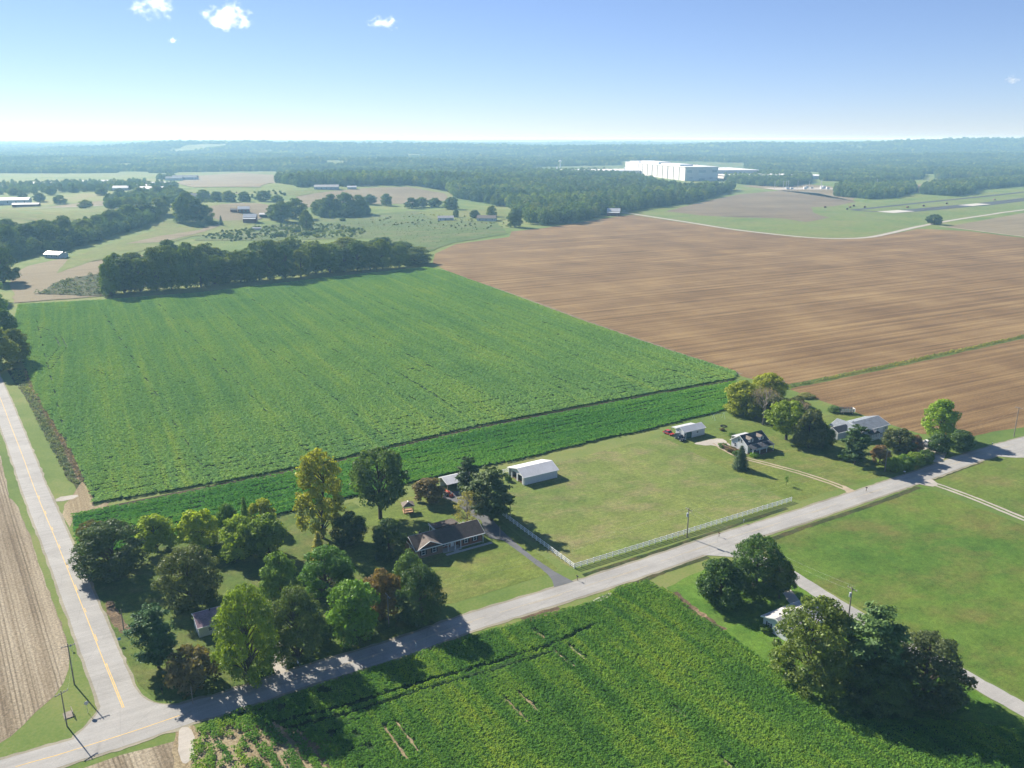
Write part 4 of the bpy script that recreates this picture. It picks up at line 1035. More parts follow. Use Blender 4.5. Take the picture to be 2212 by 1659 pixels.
T('bush', 1828, 998, 970, 34, MG, 'bush under the pine of the grey roofed house', 'bush')
T('fuzzy', 1900, 1006, 958, 44, (0.11, 0.08, 0.045), 'reddish brown shrub left of the dark tree by the drive', 'shrub', 'shrub', var=1)
T('round', 1940, 984, 922, 68, (0.034, 0.05, 0.026), 'dark round tree in front of the grey roofed garage', var=0)
T('fuzzy', 1974, 980, 938, 40, (0.11, 0.07, 0.045), 'reddish shrub beside the parked white pickup', 'shrub', 'shrub', var=0)
for i, (u_, c_, l_) in enumerate(((1932, (0.1, 0.16, 0.025), 'leftmost bright bush in the hedge along the front road'), (1955, MG, 'second bush from the left in the hedge along the front road'), (1976, (0.08, 0.13, 0.022), 'third bush from the left in the hedge along the front road'), (1996, DG, 'rightmost dark bush in the hedge along the front road'))):
    T('bush', u_, 1024 - i * 6, 984 - i * 5, 42, c_, l_, 'bush', group='hedge bushes along the front road')
T('egg', 2028, 958, 857, 78, (0.1, 0.17, 0.022), 'tall light green tree at the edge of the brown field', var=2)
T('round', 2028, 986, 932, 50, DG, 'dark bush tree below the tall light green tree', var=2)
T('round', 2074, 982, 926, 56, (0.04, 0.075, 0.025), 'rounded dark tree beside the front road on the right', var=1)
T('big', 1632, 1296, 1150, 122, (0.036, 0.075, 0.022), 'large dark maple over the mouth of the farm lane', var=0)
T('round', 1556, 1318, 1206, 100, (0.034, 0.07, 0.022), 'dark bushy tree left of the large maple', var=1)
T('oak', 1682, 1292, 1212, 62, (0.055, 0.09, 0.022), 'small open tree beside the bungalow drive', var=1)
T('big', 1752, 1500, 1284, 178, (0.08, 0.115, 0.028), 'big olive green tree in front of the white bungalow', var=0)
T('pine', 1878, 1500, 1322, 140, (0.045, 0.09, 0.04), 'tall blue green pine in the clump by the farm lane', var=1)
T('big', 1992, 1532, 1364, 172, (0.055, 0.075, 0.036), 'big grey green tree nearest the right edge of the picture', var=0)
T('big', 1900, 1548, 1420, 130, (0.04, 0.07, 0.025), 'dark tree at the front of the clump by the farm lane', var=2)
T('bush', 1832, 1550, 1512, 56, DG, 'dark low bush in the shade at the crop edge', 'bush')
T('bush', 1655, 1368, 1350, 30, MG, 'small shrub against the left wall of the bungalow', 'bush')
T('bush', 1560, 932, 924, 12, RB, 'small shrub on the lawn near the swing frame', 'bush')
T('bush', 1582, 946, 934, 18, MG, 'small round bush behind the porch house', 'bush')
for i, (u_, v_, l_) in enumerate(((1562, 970, 'low garden bush at the deck, farthest from the spruce'), (1580, 978, 'low garden bush midway along the deck'), (1592, 986, 'low garden bush beside the porch steps'), (1630, 990, 'low green hedge bush under the porch corner'))):
    T('bush', u_, v_, v_ - 13, 24, (MG, RB, DG, BG)[i], l_, 'bush')
T('bush', 1732, 950, 941, 10, DG, 'tiny dark bush on the lawn between the houses', 'bush')
T('spruce', 478, 487, 466, 11, (0.03, 0.055, 0.022), 'narrow lone cedar on the slope before the red barns')
T('round', 2018, 490, 461, 34, (0.035, 0.06, 0.022), 'lone dark tree at the bend of the gravel road', var=0)
# left edge
for i, (u_, v_, vt, w_, c_, l_) in enumerate(((0, 812, 700, 86, (0.1, 0.125, 0.025), 'yellowish tree at the left edge, nearest the road'), (38, 792, 705, 62, (0.075, 0.1, 0.025), 'yellowish tree at the left edge beside the green crop'),
        (16, 752, 662, 56, DG, 'dark tree at the left edge above the yellowish pair'), (-8, 705, 625, 60, MG, 'tall tree cut by the left edge above the green crop'),
        (8, 622, 530, 74, (0.05, 0.085, 0.025), 'tall tree at the left edge above the tan slope'), (-30, 660, 560, 60, MG, 'tree mostly cut off by the left edge'))):
    T('egg', u_, v_, vt, w_, c_, l_)
# belt behind the green crop
belt_top = [(235, 560), (270, 546), (310, 538), (350, 528), (390, 508), (430, 524), (470, 540), (520, 532), (560, 520), (600, 512), (650, 520), (700, 514), (760, 512), (810, 514), (850, 522), (880, 512), (920, 530)]
def bt(u):
    for (a, b), (c, d) in zip(belt_top, belt_top[1:]):
        if a <= u <= c: return b + (d - b) * (u - a) / (c - a)
    return belt_top[-1][1]
u_ = 242; i = 0
while u_ < 915:
    vb = 640 + (572 - 640) * (u_ - 240) / 680
    T(('round', 'egg', 'big', 'egg', 'round')[i % 5], u_, vb + 7, bt(min(920, max(235, u_))) - 6 + (i * 37 % 27), 46 + (i * 29 % 34), ((0.055, 0.09, 0.025), (0.04, 0.07, 0.022), (0.075, 0.105, 0.022), (0.045, 0.07, 0.03), (0.06, 0.085, 0.022))[i * 3 % 5],
      'leafy tree in the front row of the belt behind the soybean crop', group='front row of the tree belt')
    u_ += 27 + (i * 17 % 9); i += 1
u_ = 255; i = 0
while u_ < 905:
    vb = 640 + (572 - 640) * (u_ - 240) / 680 - 24
    T('egg' if i % 2 else 'round', u_, vb, bt(u_) - 10 + (i * 31 % 22), 50 + (i * 23 % 30), ((0.06, 0.095, 0.025), (0.075, 0.1, 0.022), (0.05, 0.08, 0.022), (0.04, 0.07, 0.026))[i % 4],
      'leafy tree in the rear row of the belt behind the soybean crop', group='rear row of the tree belt')
    u_ += 34 + (i * 13 % 9); i += 1
# trees in the valley on the left and around the far farms
MID = [  # u, v base, v top, width
    (20, 560, 480, 60), (62, 548, 478, 58), (100, 545, 470, 62), (140, 536, 462, 60), (180, 520, 470, 54), (212, 512, 462, 52), (246, 500, 450, 50), (280, 492, 438, 54), (312, 480, 432, 52), (345, 470, 425, 44), (18, 520, 470, 50), (70, 520, 478, 46),
    (395, 488, 418, 44), (425, 486, 425, 44), (448, 482, 440, 30), (405, 470, 410, 44), (610, 485, 432, 46), (640, 478, 425, 50), (590, 478, 440, 32), (662, 500, 450, 30),
    (690, 470, 428, 40), (715, 472, 416, 44), (745, 472, 412, 50), (775, 470, 418, 44), (700, 460, 430, 34), (835, 448, 416, 28), (800, 446, 418, 30), (440, 438, 408, 34), (470, 440, 412, 30), (495, 442, 410, 34), (528, 440, 412, 30), (570, 440, 410, 34), (600, 442, 420, 28),
    (890, 455, 425, 34), (912, 452, 424, 30), (940, 452, 426, 34), (975, 458, 424, 36), (985, 472, 450, 14), (1025, 475, 452, 24), (1062, 472, 442, 26), (1080, 450, 426, 34), (1112, 496, 446, 36), (1118, 462, 438, 26), (1140, 475, 446, 26),
    (185, 455, 430, 30), (130, 445, 420, 30), (85, 440, 415, 28), (240, 455, 428, 26), (50, 440, 412, 24), (30, 425, 402, 22), (110, 425, 400, 26), (160, 420, 402, 24), (220, 425, 405, 26), (260, 430, 405, 26), (300, 432, 402, 30), (340, 428, 398, 34), (370, 425, 398, 34), (390, 432, 405, 28), (325, 440, 412, 26), (280, 455, 425, 28), (355, 450, 420, 30)]
names = {16: 1}
for i, (u_, v_, vt, w_) in enumerate(MID):
    c_ = ((0.05, 0.085, 0.025), (0.04, 0.07, 0.024), (0.06, 0.095, 0.025), (0.045, 0.075, 0.03), (0.075, 0.105, 0.025))[i % 5]
    if i < 12: g_, l_ = 'trees in the shaded valley on the left', 'tree in the shaded valley row at the far left'
    elif i < 20: g_, l_ = 'trees around the red barns', 'tree standing near the red barns on the hill'
    elif i < 27: g_, l_ = 'trees in the clump below the tan hill', 'tree in the clump below the tan stubble hill'
    elif i < 33: g_, l_ = 'trees in the row behind the red barns', 'tree in the broken row behind the red barns'
    elif i < 44: g_, l_ = 'trees around the far white houses', 'tree around the two far white houses'
    else: g_, l_ = 'trees among the distant houses on the left', 'tree among the distant houses on the left'
    T('egg' if i % 2 else 'round', u_, v_, vt, w_, c_, l_, group=g_)
for i, (u_, v_, vt, w_) in enumerate(((640, 505, 492, 26), (665, 512, 498, 30), (690, 505, 495, 22), (620, 500, 488, 28), (720, 508, 500, 22), (600, 515, 500, 30), (760, 505, 492, 20), (545, 500, 492, 18), (430, 495, 486, 22), (455, 490, 478, 26), (740, 480, 470, 14))):
    T('bush', u_, v_, vt, w_, (0.05, 0.085, 0.03), 'low scrub bush on the rough pasture behind the tree belt', 'bush', group='scrub bushes on the pasture')
relabel('front row of the tree belt', 'tree in the front row of the belt behind the soybeans')
relabel('rear row of the tree belt', 'tree in the rear row of the belt behind the soybeans')
relabel('trees in the shaded valley on the left', 'single tree along the shaded valley on the far left')
relabel('trees around the red barns', 'tree around the red barns on the hill')
relabel('trees in the clump below the tan hill', 'tree of the clump below the tan stubble hill')
relabel('trees in the row behind the red barns', 'tree in the broken row behind the red barns')
relabel('trees around the far white houses', 'tree around the two far white houses')
relabel('trees among the distant houses on the left', 'tree among the distant hazy houses on the left')
relabel('scrub bushes on the pasture', 'scrub bush on the rough pasture behind the belt')
# weeds and scrub nobody could count
def weeds(name, px, sp, label, s0, s1, cols, seed, thr=-0.1, bushy=False):
    x, y = fill_poly(PX(*px), sp, seed)
    ks = []
    for i, c_ in enumerate(cols):
        if bushy:
            mm = PROTO['bush'][i % 2][0].copy(); mm.materials[0] = leafmat(name + '_leaf_%d_%d' % (seed, i), False, c_, 0.3, 0.3); ks.append((mm, c_)); continue
        ks.append((clump(seed * 7 + i, 46, 4.2, 3.0, 0.5, leafmat(name + '_leaf_%d_%d' % (seed, i), False, c_, 0.3, 0.3), 0.6, 0.35, 0.6), c_))
    k = np.array([mnoise.noise(Vector((a * 0.09, b * 0.09, seed))) > thr for a, b in zip(x, y)], bool); x, y = x[k], y[k]
    scatter(name, np.stack([x, y, np.array([hgt(a, b) for a, b in zip(x, y)])], 1), np.random.default_rng(seed).uniform(s0, s1, len(x)), ks, label, seed=seed)
weeds('scrub', (78, 636, 130, 608, 225, 590, 250, 640, 180, 640), 5, 'grey green scrub beside the left end of the tree belt', 0.5, 1.0, [(0.09, 0.13, 0.05), (0.11, 0.15, 0.06)], 31, -0.4)
weeds('pasture_scrub', (560, 520, 440, 518, 500, 500, 640, 486, 800, 478, 1000, 486, 1080, 505, 930, 528, 800, 512), 4.5, 'scattered scrub on the rough pasture behind the tree belt', 0.1, 0.36, [(0.1, 0.14, 0.055), (0.12, 0.15, 0.06)], 32, -0.1)
weeds('roadside_weeds', (20, 800, 52, 800, 70, 842, 100, 900, 140, 975, 172, 1046, 150, 1040, 105, 958, 60, 865), 1.0, 'rank green weeds between the left road and the soybean crop', 0.16, 0.34, [(0.2, 0.27, 0.1), (0.26, 0.3, 0.12)], 33, -0.45)
weeds('roadside_weeds', (50, 802, 58, 802, 95, 882, 162, 988, 184, 1045, 176, 1040, 140, 972, 90, 885), 0.9, 'brown dry weeds along the left edge of the soybean crop', 0.16, 0.3, [(0.36, 0.28, 0.17), (0.28, 0.22, 0.14)], 34, -0.6)
weeds('roadside_weeds', (1690, 840, 1790, 820, 1950, 787, 2212, 729, 2300, 708, 2300, 704, 2100, 749, 1790, 815), 1.1, 'tall yellow green grass strip across the brown field', 0.16, 0.32, [(0.25, 0.26, 0.07), (0.2, 0.23, 0.06)], 35, -0.6)
weeds('roadside_weeds', (1450, 1278, 1462, 1278, 1500, 1314, 1562, 1360, 1556, 1364, 1490, 1320), 0.9, 'dead brown weeds between the foreground crop and lawn', 0.14, 0.3, [(0.16, 0.09, 0.06), (0.12, 0.085, 0.055)], 36)
weeds('thicket', (430, 512, 480, 500, 560, 492, 640, 482, 740, 488, 800, 500, 770, 512, 600, 516, 500, 522), 5, 'bushy green thicket on the slope between the belt and the red barns', 0.2, 0.8, [(0.19, 0.25, 0.09), (0.22, 0.27, 0.1), (0.17, 0.23, 0.08)], 37, -0.2, True)
weeds('thicket', (350, 432, 420, 420, 600, 412, 640, 420, 560, 432, 430, 440), 12, 'loose green brush along the lane behind the red barns', 0.6, 1.6, [(0.14, 0.2, 0.06), (0.17, 0.22, 0.07)], 38, 0.1, True)
weeds('thicket', (800, 470, 900, 462, 1050, 470, 1110, 488, 1040, 498, 900, 492, 800, 486), 7, 'patchy brush on the pasture before the far white houses', 0.2, 0.6, [(0.2, 0.24, 0.1), (0.22, 0.25, 0.11)], 39, 0.12, True)

# ------------------------------------------------------------------ building materials
M_white = paint('white_paint', (0.62, 0.63, 0.64), 0.55, 0.08, 2.0)
M_vinyl = paint('white_vinyl', (0.72, 0.73, 0.74), 0.45, 0.05, 2.0)
M_wsid = paint('white_siding', (0.52, 0.55, 0.57), 0.6, 0.1, 1.5)
M_grey = paint('grey_siding', (0.42, 0.45, 0.5), 0.7, 0.1, 1.5)
M_dark = paint('dark_interior', (0.015, 0.016, 0.02), 0.8, 0.2)
M_glass = paint('window_glass', (0.02, 0.03, 0.045), 0.12, 0.1, 1.0, 0.6)
M_shut = paint('black_shutter', (0.02, 0.02, 0.022), 0.6, 0.1)
M_wood = paint('brown_wood', (0.13, 0.075, 0.045), 0.85, 0.3, 3.0)
M_timber = paint('light_timber', (0.36, 0.22, 0.12), 0.8, 0.25, 3.0)
M_redbarn = paint('red_barn_paint', (0.17, 0.055, 0.045), 0.8, 0.25, 0.6)
M_steel = paint('galvanised_steel', (0.45, 0.46, 0.48), 0.4, 0.12, 1.0, 0.5, 0.3)
M_pole = paint('weathered_pole', (0.24, 0.21, 0.18), 0.9, 0.3, 2.0)
M_rubber = paint('rubber', (0.02, 0.02, 0.02), 0.9, 0.2)
M_teal = paint('teal_door', (0.05, 0.12, 0.12), 0.6, 0.2)
def roofmat(name, col, var=0.18):
    m, ns, ls = newmat(name)
    tc = ns.new('ShaderNodeTexCoord')
    br = nd(ns, 'ShaderNodeTexBrick', Scale=2.2); br.inputs['Color1'].default_value = (*tuple_mul(col, 1 - var), 1); br.inputs['Color2'].default_value = (*tuple_mul(col, 1 + var), 1); br.inputs['Mortar'].default_value = (*tuple_mul(col, 0.6), 1)
    ls.new(tc.outputs['Object'], br.inputs['Vector'])
    n = noi(ns, ls, tc.outputs['Object'], 0.9, 5, 0.65)
    c = mixc(ns, ls, 1.0, br.outputs['Color'], ramp(ns, ls, n, [(0.3, (0.75, 0.75, 0.75)), (0.7, (1.2, 1.2, 1.2))]), 'MULTIPLY')
    return finish(m, ns, ls, c, 0.85, n, 0.3, 0.03, spec=0.2)
M_rbrown = roofmat('brown_shingles', (0.085, 0.068, 0.06)); M_rdark = roofmat('charcoal_shingles', (0.065, 0.07, 0.085)); M_rblue = roofmat('blue_grey_shingles', (0.2, 0.225, 0.26))
M_rmauve = roofmat('mauve_shingles', (0.26, 0.18, 0.215)); M_rpale = roofmat('pale_grey_shingles', (0.42, 0.41, 0.41)); M_rgreyb = roofmat('grey_brown_shingles', (0.19, 0.16, 0.14))
def brickmat():
    m, ns, ls = newmat('brick')
    tc = ns.new('ShaderNodeTexCoord')
    br = nd(ns, 'ShaderNodeTexBrick', Scale=4.5); br.inputs['Color1'].default_value = (0.16, 0.055, 0.035, 1); br.inputs['Color2'].default_value = (0.23, 0.09, 0.055, 1); br.inputs['Mortar'].default_value = (0.2, 0.13, 0.1, 1)
    ls.new(tc.outputs['Object'], br.inputs['Vector'])
    return finish(m, ns, ls, br.outputs['Color'], 0.9, spec=0.2)
M_brick = brickmat()
def metalroof(name, col):
    m, ns, ls = newmat(name)
    tc = ns.new('ShaderNodeTexCoord')
    n = noi(ns, ls, tc.outputs['Object'], 0.5, 5, 0.65)
    c = ramp(ns, ls, n, [(0.3, tuple_mul(col, 0.86)), (0.7, tuple_mul(col, 1.06))])
    return finish(m, ns, ls, c, 0.45, spec=0.4)
M_mroof = metalroof('white_metal_roof', (0.62, 0.62, 0.63)); M_mroof2 = metalroof('galvanised_roof', (0.46, 0.47, 0.5))

class House:
    def __init__(s, name, label, cat, a, b, rz=TH, group=None, loc=None):
        x, y = W(a, b) if loc is None else loc[:2]
        z = 0.03 if loc is None else loc[2]
        s.r = empty(name, (x, y, z), rz, label, cat, group)
    def box(s, name, mat, *d, parent=None):
        return MB().box(*d).build(name, mat, parent or s.r)
    def gable(s, name, mat, x0, x1, y0, y1, h, ry, rh, h2=None, axis='x'):
        """walls with gable ends; ridge along axis at offset ry, height rh"""
        h2 = h if h2 is None else h2
        prof = [(y0, 0), (y1, 0), (y1, h2), (ry, rh), (y0, h)]
        return (MB().prism_x(prof, x0, x1) if axis == 'x' else MB().prism_y([(p, q) for p, q in prof], x0, x1)).build(name, mat, s.r)
    def roof(s, name, mat, x0, x1, y0, y1, h, ry, rh, h2=None, th=0.14, axis='x', ribs=0.0, trim=None):
        """two slopes over walls whose eaves are at y0, y1 (overhang included)"""
        h2 = h if h2 is None else h2
        prof = [(y0, h), (ry, rh), (y1, h2), (y1, h2 + th), (ry, rh + th), (y0, h + th)]
        m = MB()
        m.prism_x(prof, x0, x1) if axis == 'x' else m.prism_y(prof, x0, x1)
        ro = m.build(name, mat, s.r)
        if ribs:
            rb = MB(); n = int((x1 - x0) / ribs)
            for i in range(n + 1):
                x = x0 + 0.03 + (x1 - x0 - 0.06) * i / n
                pr = [(y0, h + th), (ry, rh + th), (y1, h2 + th), (y1, h2 + th + 0.05), (ry, rh + th + 0.05), (y0, h + th + 0.05)]
                rb.prism_x(pr, x - 0.03, x + 0.03) if axis == 'x' else rb.prism_y(pr, x - 0.03, x + 0.03)
            tag(rb.build('rib', mat, ro), kind='stuff')
        if trim:
            for xx0, xx1 in ((x0 - 0.06, x0), (x1, x1 + 0.06)):
                t = MB()
                pr = [(y0 - 0.02, h - 0.12), (ry, rh - 0.12), (y1 + 0.02, h2 - 0.12), (y1 + 0.02, h2 + th + 0.02), (ry, rh + th + 0.02), (y0 - 0.02, h + th + 0.02)]
                t.prism_x(pr, xx0, xx1) if axis == 'x' else t.prism_y(pr, xx0, xx1)
                t.build('rake_board', trim, ro)
            for yy0, yy1, hh in ((y0 - 0.1, y0 - 0.003, h), (y1 + 0.003, y1 + 0.1, h2)):
                g = MB()
                g.box(x0, x1, yy0, yy1, hh - 0.1, hh + th - 0.01) if axis == 'x' else g.box(yy0, yy1, x0, x1, hh - 0.1, hh + th - 0.01)
                g.build('gutter', trim, ro)
        return ro
    def win(s, face, at, z, w, h, plane, shutters=None, frame=None, door=None):
        """window in a wall: face '-y' etc., at = position along the wall"""
        fr = frame or M_vinyl; d = 0.06; sg = 1 if face[0] == '+' else -1
        def bx(m, u0, u1, d0, d1, z0, z1):
            d0, d1 = sorted((plane + sg * d0, plane + sg * d1))
            m.box(u0, u1, d0, d1, z0, z1) if face[1] == 'y' else m.box(d0, d1, u0, u1, z0, z1)
        m = MB()
        bx(m, at - w / 2 - 0.09, at - w / 2, -0.02, d, z - 0.09, z + h + 0.09); bx(m, at + w / 2, at + w / 2 + 0.09, -0.02, d, z - 0.09, z + h + 0.09)
        bx(m, at - w / 2, at + w / 2, -0.02, d, z + h, z + h + 0.09); bx(m, at - w / 2, at + w / 2, -0.02, d, z - 0.09, z); bx(m, at - w / 2, at + w / 2, -0.02, d - 0.02, z + h / 2 - 0.03, z + h / 2 + 0.03)
        f = m.build('window', fr, s.r)
        g = MB(); bx(g, at - w / 2, at + w / 2, -0.02, 0.02, z, z + h); g.build('pane', door or M_glass, f)
        if shutters:
            for q in (-1, 1):
                k = MB(); c = at + q * (w / 2 + 0.09 + 0.2); bx(k, c - 0.19, c + 0.19, -0.01, 0.05, z - 0.05, z + h + 0.05); k.build('shutter', shutters, f)
        return f
    def door(s, face, at, z, w, h, plane, mat, name='door'):
        sg = 1 if face[0] == '+' else -1
        d0, d1 = sorted((plane - sg * 0.02, plane + sg * 0.05))
        m = MB(); m.box(at - w / 2, at + w / 2, d0, d1, z, z + h) if face[1] == 'y' else m.box(d0, d1, at - w / 2, at + w / 2, z, z + h)
        o = m.build(name, mat, s.r)
        d0, d1 = sorted((plane + sg * 0.05, plane + sg * 0.11)); k = MB(); q = at + w * 0.38
        k.box(q - 0.04, q + 0.04, d0, d1, z + h * 0.45, z + h * 0.45 + 0.1) if face[1] == 'y' else k.box(d0, d1, q - 0.04, q + 0.04, z + h * 0.45, z + h * 0.45 + 0.1)
        k.build('handle', M_dark, o)
        return o

# brick ranch house: local x = a + 31, y = b - 23.6
h = House('brick_house', 'long brick ranch house with dark brown roof and white porch posts', 'house', -31, 23.6)
h.box('foundation', M_conc, 0.1, 18.5, 0.15, 6.95, -0.2, 0.18)
m = MB(); m.box(0, 7.2, 0, 7.1, 0.12, 2.55); m.box(7.2, 12.4, 1.6, 7.1, 0.12, 2.55); m.box(12.4, 18.6, 0.25, 7.1, 0.12, 2.55)
m.build('wall', M_brick, h.r)
h.box('soffit', M_vinyl, -0.3, 18.9, -0.5, 7.5, 2.552, 2.62)
ro = h.roof('roof', M_rbrown, -0.45, 19.05, -0.62, 7.6, 2.62, 3.5, 4.75, trim=M_vinyl)
MB().prism_x([(0, 2.6), (7, 2.6), (3.5, 4.7)], 0.02, 0.2).build('gable_wall', M_brick, h.r); MB().prism_x([(0, 2.6), (7, 2.6), (3.5, 4.7)], 18.4, 18.58).build('gable_wall', M_brick, h.r)
# front cross gable
m = MB(); m.add([(0.1, -0.62, 2.74), (3.55, -0.62, 4.45), (7.0, -0.62, 2.74), (3.55, 3.3, 4.83), (0.1, -0.58, 2.76), (7.0, -0.58, 2.76), (3.55, -0.62, 4.3), (0.1, -0.62, 2.58), (7.0, -0.62, 2.58)],
                 [(0, 1, 3), (1, 2, 3), (0, 7, 6, 1), (1, 6, 8, 2)])
m.build('cross_gable_roof', M_rgreyb, ro)
MB().prism_y([(0.15, 2.6), (6.95, 2.6), (3.55, 4.3)], -0.1, 0.0).build('gable_wall', M_brick, h.r)
m = MB(); m.add([(0.0, -0.7, 2.56), (3.55, -0.7, 4.3), (7.1, -0.7, 2.56), (7.1, -0.7, 2.74), (3.55, -0.7, 4.48), (0, -0.7, 2.74), (0.0, -0.63, 2.56), (3.55, -0.63, 4.3), (7.1, -0.63, 2.56), (7.1, -0.63, 2.74), (3.55, -0.63, 4.48), (0, -0.63, 2.74)],
                 [(0, 1, 4, 5), (1, 2, 3, 4), (6, 11, 10, 7), (7, 10, 9, 8), (5, 4, 10, 11), (4, 3, 9, 10), (0, 6, 7, 1), (1, 7, 8, 2)])
m.build('rake_board', M_vinyl, ro)
for x in (1.9, 4.9): h.win('-y', x, 0.9, 0.8, 1.25, 0.0, M_shut)
for x in (14.0, 16.6): h.win('-y', x, 0.95, 0.8, 1.15, 0.25, M_shut)
for x in (8.1, 9.4): h.win('-y', x, 0.8, 0.9, 1.4, 1.6)
h.win('-x', 3.5, 1.0, 0.9, 1.1, 0.0)
h.door('-y', 10.7, 0.15, 0.95, 2.1, 1.6, M_vinyl)
for x in (8.6, 10.6, 12.2): h.box('porch_post', M_vinyl, x - 0.07, x + 0.07, -0.35, -0.21, 0.15, 2.55)
h.box('porch_post', M_vinyl, 18.62, 18.74, -0.3, -0.18, 0.0, 2.55)
h.box('porch_floor', M_conc, 7.3, 12.3, -0.45, 1.58, 0.0, 0.15); h.box('porch_steps', M_conc, 9.9, 11.3, -1.1, -0.46, 0.0, 0.1)
h.box('front_walk', M_conc, 7.4, 20.5, -2.0, -1.12, -0.02, 0.06)
h.box('chimney_vent', M_dark, 13.0, 13.35, 3.9, 4.25, 4.5, 5.2, parent=ro); h.box('vent_pipe', M_vinyl, 13.9, 14.0, 4.2, 4.3, 4.3, 4.95, parent=ro); h.box('vent_pipe', M_vinyl, 15.2, 15.3, 4.2, 4.3, 4.3, 4.95, parent=ro)
m = MB(); m.tube([(2.6, 3.6, 4.8), (2.6, 3.6, 5.3)], 0.03, 5); m.tube([(2.6, 3.5, 5.35), (2.66, 3.35, 5.4)], [0.3, 0.25], 12); m.build('satellite_dish', M_dark, ro)
m = MB(); m.add([(8.7, 7.2, 3.3), (15.6, 7.2, 3.3), (15.6, 11.4, 2.75), (8.7, 11.4, 2.75), (8.7, 7.2, 3.18), (15.6, 7.2, 3.18), (15.6, 11.4, 2.63), (8.7, 11.4, 2.63)], [(0, 1, 2, 3), (7, 6, 5, 4), (0, 3, 7, 4), (1, 5, 6, 2), (3, 2, 6, 7)])
m.build('rear_porch_roof', M_rbrown, h.r)
h.box('rear_porch_wall', M_brick, 10.8, 15.2, 7.2, 11.0, 0.0, 2.6)
for y in (8.3, 9.6, 11.1): h.box('porch_post', M_vinyl, 8.85, 9.0, y - 0.07, y + 0.07, 0, 2.7)
h.box('fascia', M_vinyl, 8.6, 8.72, 7.2, 11.45, 2.55, 3.0)
h.box('rear_porch_floor', M_conc, 8.7, 10.8, 7.2, 11.3, 0.0, 0.12)

# white barn
h = House('white_barn', 'white pole barn with broad white metal roof in the paddock', 'barn', 16.1, 49.2)
L = 12.0
m = MB(); m.box(0, L, 0, 0.12, 0, 2.55); m.box(0, L, 8.9, 9.02, 0, 2.6); m.box(L - 0.12, L, 0.12, 8.9, 0, 2.55)
m.box(0, 0.12, 0.12, 1.2, 0, 2.5); m.box(0, 0.12, 3.6, 4.4, 0, 2.5); m.box(0, 0.12, 7.0, 7.4, 0, 2.5); m.build('wall', M_wsid, h.r)
MB().prism_x([(0.02, 2.5), (9.0, 2.5), (9.0, 2.62), (3.6, 4.2), (0.02, 2.6)], 0.0, 0.1).build('gable_wall', M_white, h.r); MB().prism_x([(0.02, 2.5), (9.0, 2.5), (9.0, 2.62), (3.6, 4.2), (0.02, 2.6)], L - 0.1, L - 0.005).build('gable_wall', M_white, h.r)
h.roof('roof', M_mroof, -0.35, L + 0.35, -0.35, 9.4, 2.55, 3.6, 4.25, 2.65, th=0.08, ribs=0.75, trim=M_vinyl)
for x in (2.0, 4.0, 6.0, 8.0, 10.0): h.box('siding_seam', M_white, x - 0.02, x + 0.02, -0.03, -0.002, 0.05, 2.45)
h.box('barn_door', M_wsid, -0.06, -0.005, 0.4, 1.1, 0.05, 2.2); h.box('floor', M_bank, 0.2, L - 0.2, 0.2, 8.8, 0.0, 0.03)
T('bush', 1098, 1042, 1026, 16, MG, 'bush growing at the open end of the white barn', 'bush')

# equipment shed
h = House('equipment_shed', 'open fronted equipment shed with pale metal roof behind the pines', 'shed', -5.8, 56.6)
for x in (0.1, 3.3, 6.6, 9.8): h.box('post', M_pole, x - 0.09, x + 0.09, 0.1, 0.28, 0, 2.5)
m = MB(); m.box(0, 10, 5.0, 5.12, 0, 2.6); m.box(9.9, 10, 0.3, 5.0, 0, 2.5); m.build('wall', M_wsid, h.r)
h.roof('roof', M_mroof2, -0.3, 10.3, -0.4, 5.4, 2.5, 3.3, 3.5, 2.7, th=0.08, ribs=0.8, trim=M_vinyl)

# gazebo
gx, gy = W(-21.3, 50.4)
e = empty('gazebo', (gx, gy, 0.03), TH - 0.25, 'small timber gazebo with grey hipped roof on the back lawn', 'gazebo')
for x in (-1.25, 1.25):
    for y in (-1.25, 1.25): MB().box(x - 0.08, x + 0.08, y - 0.08, y + 0.08, 0, 2.2).build('post', M_timber, e)
MB().box(-1.4, 1.4, -1.4, 1.4, 0, 0.18).build('floor', M_timber, e)
m = MB(); m.add([(-1.75, -1.75, 2.15), (1.75, -1.75, 2.15), (1.75, 1.75, 2.15), (-1.75, 1.75, 2.15), (0, -0.45, 3.05), (0, 0.45, 3.05)], [(0, 1, 4), (1, 2, 5, 4), (2, 3, 5), (3, 0, 4, 5), (3, 2, 1, 0)])
r_ = m.build('roof', M_rgreyb, e); MB().box(-0.12, 0.12, -0.5, 0.5, 3.04, 3.1).build('ridge_cap', M_vinyl, r_)
for d in ((-1.17, 1.17, -1.3, -1.2), (-1.17, 1.17, 1.2, 1.3)): MB().box(*d, 0.8, 0.9).build('rail', M_timber, e)
for d in ((-1.3, -1.2, -1.17, 1.17),): MB().box(*d, 0.8, 0.9).build('rail', M_timber, e)
for d in ((-1.1, 1.1, -0.95, -0.55), (-1.1, 1.1, 0.55, 0.95)): MB().box(*d, 0.5, 0.56).build('bench', M_timber, e)

